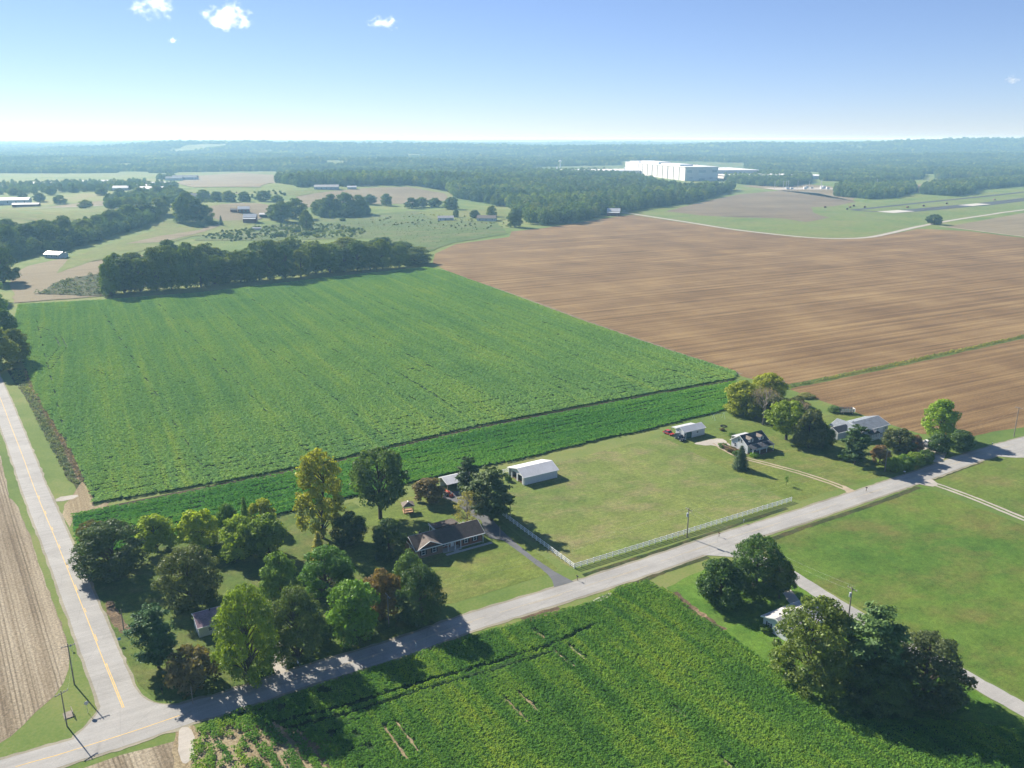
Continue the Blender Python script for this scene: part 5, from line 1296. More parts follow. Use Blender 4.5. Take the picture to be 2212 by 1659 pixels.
# white shed with lean-to
h = House('metal_shed', 'white metal shed with open teal doorway and rear lean-to', 'shed', 84.7, 54.8)
L = 9.6
m = MB(); m.box(0, 1.0, 0, 0.12, 0, 2.65); m.box(3.6, L, 0, 0.12, 0, 2.65); m.box(1.0, 3.6, 0, 0.12, 2.35, 2.65); m.box(0, L, 4.2, 4.32, 0, 2.65); m.box(0, 0.12, 0.12, 4.2, 0, 2.65); m.box(L - 0.12, L, 0.12, 4.2, 0, 2.65); m.build('wall', M_wsid, h.r)
for x0, x1 in ((0.0, 0.1), (L - 0.1, L)): MB().prism_x([(0.02, 2.6), (4.3, 2.6), (2.15, 3.8)], x0 + 0.004, x1 - 0.004).build('gable_wall', M_white, h.r)
h.roof('roof', M_mroof, -0.25, L + 0.25, -0.3, 4.55, 2.62, 2.15, 3.85, 2.66, th=0.08, ribs=0.8, trim=M_vinyl)
m = MB(); m.add([(0.6, 4.6, 2.7), (L + 0.2, 4.6, 2.7), (L + 0.2, 7.4, 2.2), (0.6, 7.4, 2.2), (0.6, 4.6, 2.62), (L + 0.2, 4.6, 2.62), (L + 0.2, 7.4, 2.12), (0.6, 7.4, 2.12)], [(0, 1, 2, 3), (7, 6, 5, 4), (0, 3, 7, 4), (1, 5, 6, 2), (3, 2, 6, 7)])
m.build('lean_to_roof', M_mroof2, h.r)
for x in (0.8, 4.5, L): h.box('lean_to_post', M_pole, x - 0.06, x + 0.06, 7.2, 7.32, 0, 2.15)
h.box('open_door', M_teal, 1.02, 3.58, 0.3, 0.36, 0.02, 2.33); h.win('-x', 2.15, 1.5, 0.5, 0.9, 0.0); h.win('-y', 6.2, 1.3, 0.9, 0.6, 0.0)
h.win('-y', 0.45, 0.4, 0.5, 1.6, 0.0)

# porch house (storey and a half with dormers): local x = a - 93, y = b - 33.2
h = House('porch_house', 'storey and a half house with two dormers and long front porch', 'house', 93, 33.3)
L = 9.6; D = 7.4
h.gable('wall', M_wsid, 0, L, 0, D, 2.75, 3.7, 5.35)
ro = h.roof('roof', M_rdark, -0.35, L + 0.35, -0.05, D + 0.35, 2.95, 3.7, 5.4, 2.7, th=0.14, trim=M_vinyl)
m = MB(); m.add([(-0.35, -0.06, 3.09), (L + 0.35, -0.06, 3.09), (L + 0.35, -2.5, 2.5), (-0.35, -2.5, 2.5), (-0.35, -0.06, 2.97), (L + 0.35, -0.06, 2.97), (L + 0.35, -2.5, 2.38), (-0.35, -2.5, 2.38)], [(0, 3, 2, 1), (4, 5, 6, 7), (0, 4, 7, 3), (1, 2, 6, 5), (3, 7, 6, 2)])
m.build('porch_roof', M_rdark, h.r)
h.box('porch_beam', M_vinyl, -0.2, L + 0.2, -2.42, -2.24, 2.18, 2.37)
for i in range(4):
    x = 0.05 + i * (L - 0.1) / 3
    h.box('porch_post', M_vinyl, x - 0.08, x + 0.08, -2.4, -2.24, 0.3, 2.18)
h.box('porch_floor', M_wood, -0.1, L + 0.1, -2.5, -0.01, 0.0, 0.3)
for x in (1.6, 5.0, 8.0): h.win('-y', x, 1.0, 0.9, 1.2, 0.0)
h.door('-y', 3.4, 0.3, 0.95, 2.05, 0.0, M_teal)
for y in (2.9, 4.1): h.win('-x', y, 3.1, 0.75, 1.1, 0.0)
h.win('-x', 5.5, 1.1, 0.9, 1.1, 0.0)
for i, x in enumerate((2.2, 7.0)):
    m = MB(); m.prism_y([(x - 0.95, 3.3), (x + 0.95, 3.3), (x + 0.95, 4.55), (x, 5.15), (x - 0.95, 4.55)], 0.75, 3.0); dm = m.build('dormer', M_wsid, h.r)
    q = MB(); q.prism_y([(x - 1.15, 4.47), (x, 5.15), (x + 1.15, 4.47), (x + 1.15, 4.57), (x, 5.26), (x - 1.15, 4.57)], 0.5, 3.5); q.build('dormer_roof', M_rgreyb, dm)
    w_ = h.win('-y', x, 3.75, 0.8, 0.85, 0.75); w_.parent = dm
m = MB(); m.add([(3.6, D + 0.3, 2.85), (L + 0.6, D + 0.3, 2.85), (L + 0.6, D + 3.6, 2.45), (3.6, D + 3.6, 2.45), (3.6, D + 0.3, 2.75), (L + 0.6, D + 0.3, 2.75), (L + 0.6, D + 3.6, 2.35), (3.6, D + 3.6, 2.35)], [(0, 1, 2, 3), (7, 6, 5, 4), (0, 3, 7, 4), (1, 5, 6, 2), (3, 2, 6, 7)])
m.build('patio_roof', M_mroof2, h.r)
for x in (3.75, L + 0.45): h.box('patio_post', M_vinyl, x - 0.06, x + 0.06, D + 3.4, D + 3.52, 0, 2.35)
h.box('deck', M_wood, -3.2, -0.02, 2.2, 8.6, 0.3, 0.5)
for i in range(7): h.box('deck_rail_post', M_wood, -3.2, -3.1, 2.2 + i * 1.05, 2.3 + i * 1.05, 0.5, 1.35)
h.box('deck_skirt', M_wood, -3.16, -3.12, 2.25, 8.55, 0.0, 1.25); h.box('deck_rail', M_timber, -3.22, -3.08, 2.2, 8.6, 1.35, 1.42); h.box('deck_rail', M_timber, -3.07, -0.1, 8.5, 8.6, 1.35, 1.42)

# grey roofed house with garage
h = House('grey_house', 'white house with blue grey roofs and a wide rear garage', 'house', 134, 21)
m = MB(); m.prism_x([(2.8, 0), (12.0, 0), (12.0, 2.7), (7.4, 4.3), (2.8, 2.7)], 5.0, 18.6); m.build('garage_wall', M_grey, h.r)
h.roof('garage_roof', M_rblue, 4.0, 19.0, 2.3, 12.5, 2.6, 7.4, 4.4, trim=M_vinyl)
for x in (11.0, 14.6): h.door('-y', x, 0.05, 2.7, 2.2, 2.8, M_vinyl, 'garage_door')
h.win('-y', 17.4, 1.1, 0.9, 0.7, 2.8)
m = MB(); m.prism_y([(0.6, 0), (8.0, 0), (8.0, 2.6), (4.3, 4.1), (0.6, 2.6)], 1.2, 12.8); m.build('wall', M_wsid, h.r)
h.roof('roof', M_rblue, 0.8, 13.2, 0.2, 8.4, 2.55, 4.3, 4.25, axis='y', trim=M_vinyl)
m = MB(); m.prism_x([(6.0, 0), (10.4, 0), (10.4, 2.6), (8.2, 3.75), (6.0, 2.6)], -4.2, 0.58); m.build('wing_wall', M_wsid, h.r)
h.roof('wing_roof', M_rdark, -4.6, 2.5, 5.6, 10.8, 2.55, 8.2, 3.85, trim=M_vinyl)
h.win('-x', 8.2, 1.0, 1.4, 1.2, -4.2); h.win('-x', 3.6, 1.0, 1.0, 1.1, 0.6)
m = MB(); m.prism_y([(5.2, 2.3), (9.2, 2.3), (9.2, 2.45), (7.2, 3.5), (5.2, 2.45)], -0.9, 1.18); m.build('porch_roof', M_rdark, h.r)
h.box('porch_floor', M_conc, 5.3, 9.1, -0.8, 1.18, 0, 0.15)
for x in (5.4, 6.3, 7.2, 8.1, 9.0): h.box('porch_post', M_vinyl, x - 0.1, x + 0.1, -0.75, -0.55, 0.15, 2.3)
h.box('porch_rail', M_vinyl, 5.5, 8.9, -0.72, -0.6, 0.3, 0.95)
h.box('vent_box', M_dark, 5.6, 6.0, 7.6, 8.0, 3.9, 4.5)

# white bungalow by the farm lane
h = House('bungalow', 'white bungalow with pale roof partly hidden by trees', 'house', 20, -48.2)
h.gable('wall', M_wsid, 0, 11, 0, 6.8, 2.5, 3.4, 3.85)
h.roof('roof', M_rpale, -0.4, 11.4, -0.4, 7.2, 2.45, 3.4, 3.9, trim=M_vinyl)
for y in (1.7, 5.2): h.win('-x', y, 1.0, 0.55, 0.9, 0.0, M_shut)
for x in (2.5, 5.5, 8.5): h.win('+y', x, 1.0, 0.9, 1.1, 6.8)
for x in (2.5, 8.0): h.win('-y', x, 1.0, 0.9, 1.1, 0.0)
h.door('-y', 5.2, 0.1, 0.95, 2.05, 0.0, M_teal); h.box('roof_vent', M_dark, 1.9, 2.2, 4.2, 4.5, 3.4, 3.95)
h = House('small_outbuilding', 'small blue white shed glimpsed under the trees by the lane', 'shed', 21.5, -60.5)
h.gable('wall', M_wsid, 0, 3.6, 0, 3.0, 2.1, 1.5, 2.9); h.roof('roof', M_mroof2, -0.25, 3.85, -0.25, 3.25, 2.05, 1.5, 2.95, trim=M_vinyl); h.door('-x', 1.5, 0.05, 1.0, 1.8, 0.0, M_wsid)

# mauve roofed shed
h = House('garden_shed', 'white shed with dusty mauve roof half behind a yellow green tree', 'shed', -84.0, 16.2)
h.gable('wall', M_wsid, 0, 6.5, 0, 5.2, 2.35, 3.3, 3.5, 2.75)
ro = h.roof('roof', M_rmauve, -0.25, 6.75, -0.3, 5.5, 2.3, 3.3, 3.55, 2.72, trim=M_vinyl)
h.win('-y', 2.3, 1.0, 0.7, 0.8, 0.0); h.win('-y', 4.9, 1.0, 0.7, 0.8, 0.0); h.box('roof_vent', M_dark, 3.0, 3.25, 3.5, 3.75, 3.5, 4.0, parent=ro); h.door('-x', 2.6, 0.05, 0.9, 1.9, 0.0, M_vinyl)

# white trellis and flowering bush near the tractor
x, y = W(-13.2, 59.0)
e = empty('garden_trellis', (x, y, 0.03), TH + 1.2, 'white lattice garden trellis beside the brownish bushy tree', 'trellis')
for i in range(7): MB().box(-1.5 + i * 0.5 - 0.05, -1.5 + i * 0.5 + 0.05, -0.05, 0.05, 0, 1.9).build('slat', M_vinyl, e)
for z in (0.3, 1.0, 1.7): MB().box(-1.6, 1.6, 0.055, 0.12, z, z + 0.1).build('rail', M_vinyl, e)
T('bush', 918, 1052, 1038, 34, (0.4, 0.38, 0.22), 'pale flowering bush above the white trellis', 'bush')

# ------------------------------------------------------------------ board fences
RL = MB().box(0, 1, -0.03, 0.03, -0.085, 0.085).mesh('fence_rail', M_vinyl)
PT = MB().box(-0.085, 0.085, -0.085, 0.085, 0, 1.38).add([(-0.1, -0.1, 1.38), (0.09, -0.09, 1.38), (0.09, 0.09, 1.38), (-0.09, 0.09, 1.38), (0, 0, 1.46)], [(0, 1, 4), (1, 2, 4), (2, 3, 4), (3, 0, 4), (3, 2, 1, 0)]).mesh('fence_post', M_vinyl)
def fence(p0, p1, label, first=True):
    p0 = Vector(p0); p1 = Vector(p1); d = p1 - p0; n = round(d.length / 1.95); st = d.length / n
    e = empty('board_fence', (p0.x, p0.y, 0.03), math.atan2(d.y, d.x), label, 'fence', 'white three rail fences of the paddock')
    r = random.Random(len(label))
    for i in range(0 if first else 1, n + 1):
        o = put('post', PT, e, (i * st, 0, -0.05 + r.uniform(-0.02, 0.02))); o.rotation_euler = (r.uniform(-0.015, 0.015), r.uniform(-0.015, 0.015), 0)
    for i in range(n):
        for z in (0.32, 0.76, 1.2):
            o = put('rail', RL, e, (i * st + 0.085, 0, z + r.uniform(-0.012, 0.012))); o.scale = (st - 0.17, 1, 1); o.rotation_euler = (0, r.uniform(-0.008, 0.008), 0)
fence(W(0, 0), W(76, 0), 'long white three rail fence along the front road')
fence(W(0, 0), W(0, 40), 'white three rail fence beside the asphalt driveway', False)
fence(W(3.5, 60.6), W(21.5, 60.6), 'short white three rail fence behind the white barn')
e = empty('farm_gate', (*W(21.9, 60.6), 0.03), TH, 'dark pipe gate at the end of the fence behind the barn', 'gate')
for z in (0.2, 0.5, 0.8, 1.1): MB().tube([(0, 0, z), (1.9, 0, z)], 0.03, 5).build('bar', M_steel, e)
for x in (0.0, 1.9): MB().tube([(x, 0, 0), (x, 0, 1.3)], 0.06, 6).build('post', M_pole, e)

# ------------------------------------------------------------------ poles, wires, signs, mailboxes
def upole(u, v, vt, label, arm=True, azim=TH + math.pi / 2, trans=False, lamp=False, thin=1.0, mat=None):
    p = G(u, v); H = height_at(p, vt)
    e = empty('utility_pole', p, azim, label, 'utility pole', 'utility poles')
    MB().tube([(0, 0, -0.3), (0, 0, H * 0.5), (0, 0, H)], [0.17 * thin, 0.145 * thin, 0.11 * thin], 8).build('pole', mat or M_pole, e)
    if arm:
        a = MB().box(-1.2, 1.2, -0.16, -0.04, H - 0.55, H - 0.42).build('crossarm', M_pole, e)
        for x in (-1.1, -0.45, 0.45, 1.1): MB().tube([(x, -0.1, H - 0.42), (x, -0.1, H - 0.2)], [0.06, 0.04], 6).build('insulator', M_grey, a)
    if trans: MB().tube([(0.05, 0.3, H - 2.3), (0.05, 0.3, H - 1.3)], 0.24, 10).build('transformer', M_grey, e)
    if lamp:
        a = MB().tube([(0, 0, H - 1.6), (0, -0.6, H - 1.3), (0, -1.0, H - 1.35)], 0.035, 5).build('lamp_arm', M_steel, e)
        MB().tube([(0, -1.0, H - 1.3), (0, -1.0, H - 1.55)], [0.1, 0.2], 8).build('lamp', M_vinyl, a)
    return Vector((p.x, p.y, p.z + H))
LRZ = 2.187
t1 = upole(161, 1479, 1390, 'utility pole with crossarm on the verge of the corn stubble', azim=LRZ - 1.57, thin=0.8)
t2 = upole(145, 1569, 1492, 'utility pole at the corner of the road junction', azim=LRZ - 1.2, thin=0.75)
t3 = upole(269, 1370, 1316, 'short utility pole on the right verge of the left road', arm=False, thin=0.7)
t4 = upole(840, 1353, 1284, 'pale utility pole between the trees and the front road', mat=M_barkp)
t5 = upole(1484, 1161, 1098, 'dark utility pole beside the long white fence', trans=True)
t6 = upole(1102, 1118, 1073, 'yard light pole by the driveway fence', arm=False, lamp=True, thin=0.8)
t7 = upole(1080, 1166, 1136, 'slim pale pole beside the driveway', arm=False, thin=0.5, mat=M_barkp)
t8 = upole(1832, 1339, 1268, 'utility pole beside the farm lane on the right', trans=True)
t9 = upole(2190, 943, 879, 'utility pole on the verge at the far right')
t10 = upole(1911, 1019, 970, 'utility pole among the shrubs before the grey roofed house')
t11 = upole(417, 1521, 1483, 'short thin pole in the shade beside the front road', arm=False, thin=0.5, mat=M_barkp)
def wire(a, b, label, sag=0.6):
    m = MB(); d = (b - a).normalized(); n = Vector((-d.y, d.x, 0))
    e = empty('power_line', (0, 0, 0), 0, label, 'power line')
    for k in (-1.0, 1.0):
        pts = []
        for i in range(13):
            t = i / 12; p = a.lerp(b, t) + n * k; p.z += -0.25 - sag * 4 * t * (1 - t); pts.append(p)
        MB().tube(pts, 0.007, 4, False).build('cable', M_steel, e)
wire(t2, t1, 'pair of cables between the two poles at the junction'); wire(t4, t5, 'pair of cables from the pale pole to the fence pole', 1.5)
wire(t5, t10, 'pair of cables from the fence pole to the far shrubs', 1.8); wire(t10, t9, 'pair of cables crossing the far bend of the front road', 1.2); wire(t5, t8, 'pair of cables from the fence pole over the lawn', 0.9)

def mailbox(u, v, label, col, rz=TH):
    p = G(u, v); e = empty('mailbox', p, rz, label, 'mailbox')
    MB().box(-0.05, 0.05, -0.05, 0.05, -0.1, 1.05).build('post', M_wood, e)
    m = MB(); pr = [(-0.12, 1.05), (0.12, 1.05), (0.12, 1.2), (0.07, 1.29), (-0.07, 1.29), (-0.12, 1.2)]; m.prism_x(pr, -0.3, 0.3)
    b = m.build('box', col, e); MB().box(0.1, 0.22, 0.121, 0.14, 1.2, 1.4).build('flag', M_redbarn, b)
mailbox(1247, 1254, 'dark mailbox at the mouth of the asphalt driveway', M_dark, TH + 1.57)
mailbox(1553, 1160, 'dark mailbox beside the road near the farm lane mouth', M_wood, TH + 1.57)
mailbox(1871, 1061, 'dark mailbox at the mouth of the twin wheel tracks', M_dark, TH + 1.57)
mailbox(1953, 1026, 'pale mailbox before the hedge on the front road', M_vinyl, TH + 1.57)
mailbox(644, 1441, 'white mailbox in the shade right of the gravel drive', M_vinyl, TH + 1.57)
mailbox(351, 1500, 'dark mailbox on the grass corner of the junction', M_dark, TH + 1.57)
def sign(u, v, label, col, w=0.6, hh=0.6, rz=LRZ, z=1.7, octo=False, back=None):
    p = G(u, v); e = empty('road_sign', p, rz, label, 'sign')
    MB().box(-0.03, 0.03, -0.03, 0.03, -0.1, z + hh).build('post', M_steel, e)
    m = MB()
    if octo:
        k = hh / 2; pr = [(k * math.cos(math.pi / 8 + i * math.pi / 4) * 1.08, z + k + k * 1.08 * math.sin(math.pi / 8 + i * math.pi / 4)) for i in range(8)]
        m.prism_x(pr, 0.031, 0.045)
    else: m.box(0.031, 0.045, -w / 2, w / 2, z, z + hh)
    m.build('panel', col, e)
M_bluep = paint('blue_sign', (0.12, 0.3, 0.5), 0.5, 0.05)
M_signr = paint('sign_red', (0.5, 0.03, 0.03), 0.5, 0.05); M_signy = paint('sign_yellow', (0.6, 0.42, 0.03), 0.5, 0.05)
sign(190, 1540, 'octagonal stop sign seen from behind at the junction', M_steel, 0.75, 0.75, octo=True)
sign(259, 1392, 'light blue sign on the right verge of the left road', M_bluep, 0.6, 0.6, LRZ + 3.14, 1.0)
sign(154, 1404, 'small pale blue sign beside the crossarm pole', M_bluep, 0.4, 0.4, LRZ, 0.8)
sign(164, 1186, 'small blue sign at the corner of the narrow crop strip', M_bluep, 0.5, 0.4, LRZ + 3.14, 0.7)
sign(898, 1402, 'white marker sign on the lower edge of the front road', M_vinyl, 0.35, 0.7, TH, 0.7)
sign(1606, 1130, 'small white sign between the long fence and the road', M_vinyl, 0.45, 0.5, TH - 1.57, 0.7)
sign(1457, 1169, 'short yellow marker by the long white fence', M_signy, 0.35, 0.5, TH, 0.2)
sign(2143, 962, 'small white marker on the far bend of the front road', M_vinyl, 0.4, 0.4, TH, 0.5)

# ------------------------------------------------------------------ vehicles
def carpaint(name, col):
    m, ns, ls = newmat(name); finish(m, ns, ls, col, 0.25, spec=0.6); return m
WH = {}
def wheel_mesh(r, w):
    if (r, w) not in WH:
        WH[(r, w)] = (MB().tube([(0, -w / 2, 0), (0, -w / 2 + 0.03, 0), (0, w / 2 - 0.03, 0), (0, w / 2, 0)], [r * 0.9, r, r, r * 0.9], 16).mesh('tyre', M_rubber), MB().tube([(0, -w / 2 - 0.012, 0), (0, w / 2 + 0.012, 0)], r * 0.58, 10).mesh('rim', M_steel))
    return WH[(r, w)]
def car(u, v, rz, label, cat, L, Wd, Ht, mat, kind='suv', loc=None):
    p = G(u, v) if loc is None else Vector(loc)
    e = empty({'suv': 'sport_utility_vehicle', 'truck': 'pickup_truck', 'car': 'car'}[kind], (p.x, p.y, p.z + 0.03), rz, label, cat)
    z0 = 0.3; zb = Ht * 0.56; x0, x1 = -L / 2, L / 2; w = Wd / 2
    body = [(x0, z0), (x1 - 0.1, z0), (x1, z0 + 0.25), (x1 - 0.06, zb * 0.86), (x1 - L * 0.24, zb), (x0 + 0.06, zb), (x0, zb * 0.75)]
    b = MB().prism_y(body, -w, w).mesh('body', mat)
    bo = put('body', b, e); bv = bo.modifiers.new('bevel', 'BEVEL'); bv.width = 0.07; bv.segments = 2
    cab = {'suv': (x0 + 0.15, x0 + 0.4, x1 - L * 0.42, x1 - L * 0.27), 'car': (x0 + L * 0.12, x0 + L * 0.24, x1 - L * 0.45, x1 - L * 0.28), 'truck': (x0 + L * 0.36, x0 + L * 0.39, x1 - L * 0.41, x1 - L * 0.28)}[kind]
    def loft(ww0, ww1, za, zb_, inset=0.0):
        a0, a1, a2, a3 = cab
        return MB().add([(a0 + inset, -ww0, za), (a3 - inset, -ww0, za), (a3 - inset, ww0, za), (a0 + inset, ww0, za), (a1 + inset, -ww1, zb_), (a2 - inset, -ww1, zb_), (a2 - inset, ww1, zb_), (a1 + inset, ww1, zb_)], [(3, 2, 1, 0), (4, 5, 6, 7), (0, 1, 5, 4), (1, 2, 6, 5), (2, 3, 7, 6), (3, 0, 4, 7)])
    loft(w * 0.97, w * 0.8, zb - 0.02, Ht - 0.06).build('windows', M_glass, e)
    a0, a1, a2, a3 = cab
    rf = MB().box(a1 - 0.03, a2 + 0.03, -w * 0.8, w * 0.8, Ht - 0.055, Ht); rf = rf.build('roof', mat, e)
    pl = MB()
    for sy in (-1, 1):
        for (xa, xb) in ((a0, a1), (a3, a2), ((a0 + a3) / 2, (a1 + a2) / 2)): pl.tube([(xa, sy * w * 0.97, zb), (xb, sy * w * 0.805, Ht - 0.04)], 0.05, 4)
    pl.build('pillar', mat, e)
    ty, ri = wheel_mesh(0.36 if kind != 'car' else 0.32, 0.24)
    for sx in (x0 + L * 0.19, x1 - L * 0.19):
        for sy in (-1, 1):
            t = put('wheel', ty, e, (sx, sy * (w - 0.08), 0.34)); put('rim', ri, t)
    for sy in (-1, 1):
        MB().box(x1 - 0.1, x1 - 0.02, sy * w * 0.72 - 0.16, sy * w * 0.72 + 0.16, zb * 0.66, zb * 0.82).build('headlight', M_vinyl, e)
        MB().box(x0 - 0.02, x0 + 0.06, sy * w * 0.78 - 0.1, sy * w * 0.78 + 0.1, zb * 0.6, zb * 0.9).build('tail_light', M_signr, e)
        MB().box(a3 - 0.35, a3 - 0.2, sy * (w + 0.08) - 0.08, sy * (w + 0.08) + 0.08, zb, zb + 0.14).build('mirror', mat, e)
    if kind == 'truck':
        MB().box(x0 + 0.1, a0 - 0.08, -w + 0.12, w - 0.12, zb + 0.001, zb + 0.012).build('bed', M_dark, e)
    MB().box(x1 - 0.02, x1 + 0.05, -w * 0.85, w * 0.85, 0.32, 0.52).build('bumper', M_dark, e)
    return e
M_cred = carpaint('red_car_paint', (0.42, 0.035, 0.03)); M_cdark = carpaint('dark_blue_car_paint', (0.015, 0.022, 0.04)); M_cwhite = carpaint('white_car_paint', (0.75, 0.76, 0.78))
def cpix(x, y): return ((1980 + x * 0.099458) / 1.3888, (1240 + y * 0.099458) / 1.3888)
pa = G(*cpix(490, 780)); pb = G(*cpix(640, 860))
car(0, 0, math.atan2(pb.y - pa.y, pb.x - pa.x), 'dark sport utility vehicle parked at the corner of the metal shed', 'car', 4.8, 1.95, 1.78, M_cdark, 'suv', loc=((pa.x + pb.x) / 2 + 0.55, (pa.y + pb.y) / 2 + 0.8, 0))
pa = G(*cpix(165, 625)); pb = G(*cpix(330, 690))
car(0, 0, math.atan2(pb.y - pa.y, pb.x - pa.x), 'red car parked left of the metal shed', 'car', 4.3, 1.75, 1.45, M_cred, 'car', loc=((pa.x + pb.x) / 2 + 0.3, (pa.y + pb.y) / 2 + 0.8, 0))
car(2003, 962, TH - 0.5, 'white pickup truck parked beside the reddish shrub', 'truck', 5.3, 1.95, 1.8, M_cwhite, 'truck')
car(2022, 972, TH - 0.9, 'white car parked in front of the white pickup', 'car', 4.4, 1.8, 1.5, M_cwhite, 'car')

# red tractor in front of the equipment shed
px_, py_ = W(-7.4, 55.6)
e = empty('tractor', (px_, py_, 0.03), TH - 1.2, 'orange red tractor with front loader beside the equipment shed', 'tractor')
M_trac = carpaint('tractor_paint', (0.5, 0.07, 0.03))
m = MB(); m.prism_y([(0.3, 0.75), (1.9, 0.75), (1.95, 1.25), (1.6, 1.42), (0.3, 1.5)], -0.33, 0.33); m.build('hood', M_trac, e)
MB().box(-0.8, 0.3, -0.4, 0.4, 0.55, 0.95).build('chassis', M_dark, e); MB().box(-0.6, -0.1, -0.25, 0.25, 0.95, 1.1).add([(-0.65, -0.25, 1.1), (-0.55, -0.25, 1.1), (-0.55, 0.25, 1.1), (-0.65, 0.25, 1.1), (-0.8, -0.25, 1.55), (-0.7, -0.25, 1.55), (-0.7, 0.25, 1.55), (-0.8, 0.25, 1.55)], [(3, 2, 1, 0), (4, 5, 6, 7), (0, 1, 5, 4), (1, 2, 6, 5), (2, 3, 7, 6), (3, 0, 4, 7)]).build('seat', M_rubber, e)
for sy in (-1, 1):
    MB().prism_y([(-1.2, 1.2), (-0.9, 1.5), (-0.2, 1.5), (0.0, 1.2), (-0.1, 1.15), (-0.25, 1.42), (-0.85, 1.42), (-1.1, 1.15)], sy * 0.68 - 0.2, sy * 0.68 + 0.2).build('fender', M_trac, e)
    ty, ri = wheel_mesh(0.72, 0.38); t = put('wheel', ty, e, (-0.55, sy * 0.72, 0.72)); put('rim', ri, t)
    ty, ri = wheel_mesh(0.42, 0.26); t = put('wheel', ty, e, (1.5, sy * 0.6, 0.42)); put('rim', ri, t)
    MB().tube([(0.4, sy * 0.45, 1.2), (1.8, sy * 0.45, 1.35), (2.7, sy * 0.45, 0.45)], 0.07, 6).build('loader_arm', M_trac, e)
MB().prism_y([(2.6, 0.15), (3.3, 0.15), (3.3, 0.25), (2.8, 0.3), (2.7, 0.8), (2.6, 0.8)], -0.8, 0.8).build('bucket', M_trac, e)
MB().tube([(1.2, 0.2, 1.45), (1.2, 0.2, 2.1)], 0.05, 6).build('exhaust', M_dark, e); MB().tube([(0.1, 0, 1.45), (-0.1, 0, 1.6)], [0.2, 0.2], 10).build('steering_wheel', M_dark, e)
for sy in (-0.5, 0.5): MB().tube([(-0.9, sy, 1.0), (-0.95, sy, 2.3)], 0.045, 5).build('roll_bar', M_dark, e)

# weathered farm trailer at the field edge
p = G(1829, 893); e = empty('farm_trailer', (p.x, p.y, 0.03), TH - 0.5, 'weathered grey trailer at the edge of the brown field', 'trailer')
MB().box(-2.6, 2.6, -1.1, 1.1, 0.7, 0.85).build('bed', M_barkp, e)
for i in range(5): MB().box(-2.6 + i * 1.06, -1.75 + i * 1.06, -1.16, -1.105, 0.85, 2.1).build('side_board', M_steel, e)
for i in range(5): MB().box(-2.6 + i * 1.06, -1.75 + i * 1.06, 1.105, 1.16, 0.85, 2.1).build('side_board', M_barkp, e)
MB().box(2.605, 2.66, -1.1, 1.1, 0.85, 2.1).build('end_board', M_white, e)
for x in (-1.8, 1.8):
    for sy in (-1, 1):
        ty, ri = wheel_mesh(0.36, 0.24); t = put('wheel', ty, e, (x, sy * 0.85, 0.36)); put('rim', ri, t)
MB().tube([(-2.6, 0, 0.75), (-4.0, 0, 0.4)], 0.06, 5).build('drawbar', M_dark, e)
T('bush', 1822, 892, 880, 16, RB, 'dry brush heaped against the weathered trailer', 'bush')

# swing frame
p = G(1552, 906); e = empty('swing_frame', (p.x, p.y, 0.03), TH - 0.15, 'pale green swing frame on the lawn behind the metal shed', 'swing')
M_swing = paint('pale_green_paint', (0.4, 0.52, 0.42), 0.6)
MB().tube([(-2.2, 0, 2.3), (2.2, 0, 2.3)], 0.06, 6).build('beam', M_swing, e)
for x in (-2.2, 2.2):
    for y in (-1, 1): MB().tube([(x, y, 0), (x, 0, 2.3)], 0.05, 6).build('leg', M_swing, e)
for x in (-1.1, 0.6):
    s_ = MB().box(x - 0.25, x + 0.25, -0.1, 0.1, 0.5, 0.54).build('seat', M_rubber, e)
    for q in (-0.22, 0.22): MB().tube([(x + q, 0, 0.54), (x + q, 0, 2.3)], 0.012, 4).build('chain', M_steel, s_)
p = G(1563, 921); m = MB()
for i in range(12):
    a = i * math.pi / 6; m.box(1.0 * math.cos(a) - 0.2, 1.0 * math.cos(a) + 0.2, 1.0 * math.sin(a) - 0.2, 1.0 * math.sin(a) + 0.2, 0, 0.25)
tag(m.build('fire_ring', M_dark, None, (p.x, p.y, 0.03)), 'dark ring of fire pit stones on the lawn near the swing frame', 'fire pit')
p = G(1649, 1360)

# junction utility cabinet beside the corner pole
p = G(148, 1545); e = empty('utility_cabinet', (p.x, p.y, 0.02), LRZ, 'concrete pad with open frame beside the corner pole', 'utility pad')
MB().box(-1.0, 1.0, -0.8, 0.8, 0, 0.12).build('pad', M_barkp, e)
for x in (-0.9, 0.0, 0.9): MB().box(x - 0.05, x + 0.05, -0.7, -0.6, 0.12, 0.9).build('upright', M_pole, e)
MB().box(-0.95, 0.95, -0.71, -0.61, 0.9, 1.0).build('cross_rail', M_pole, e)

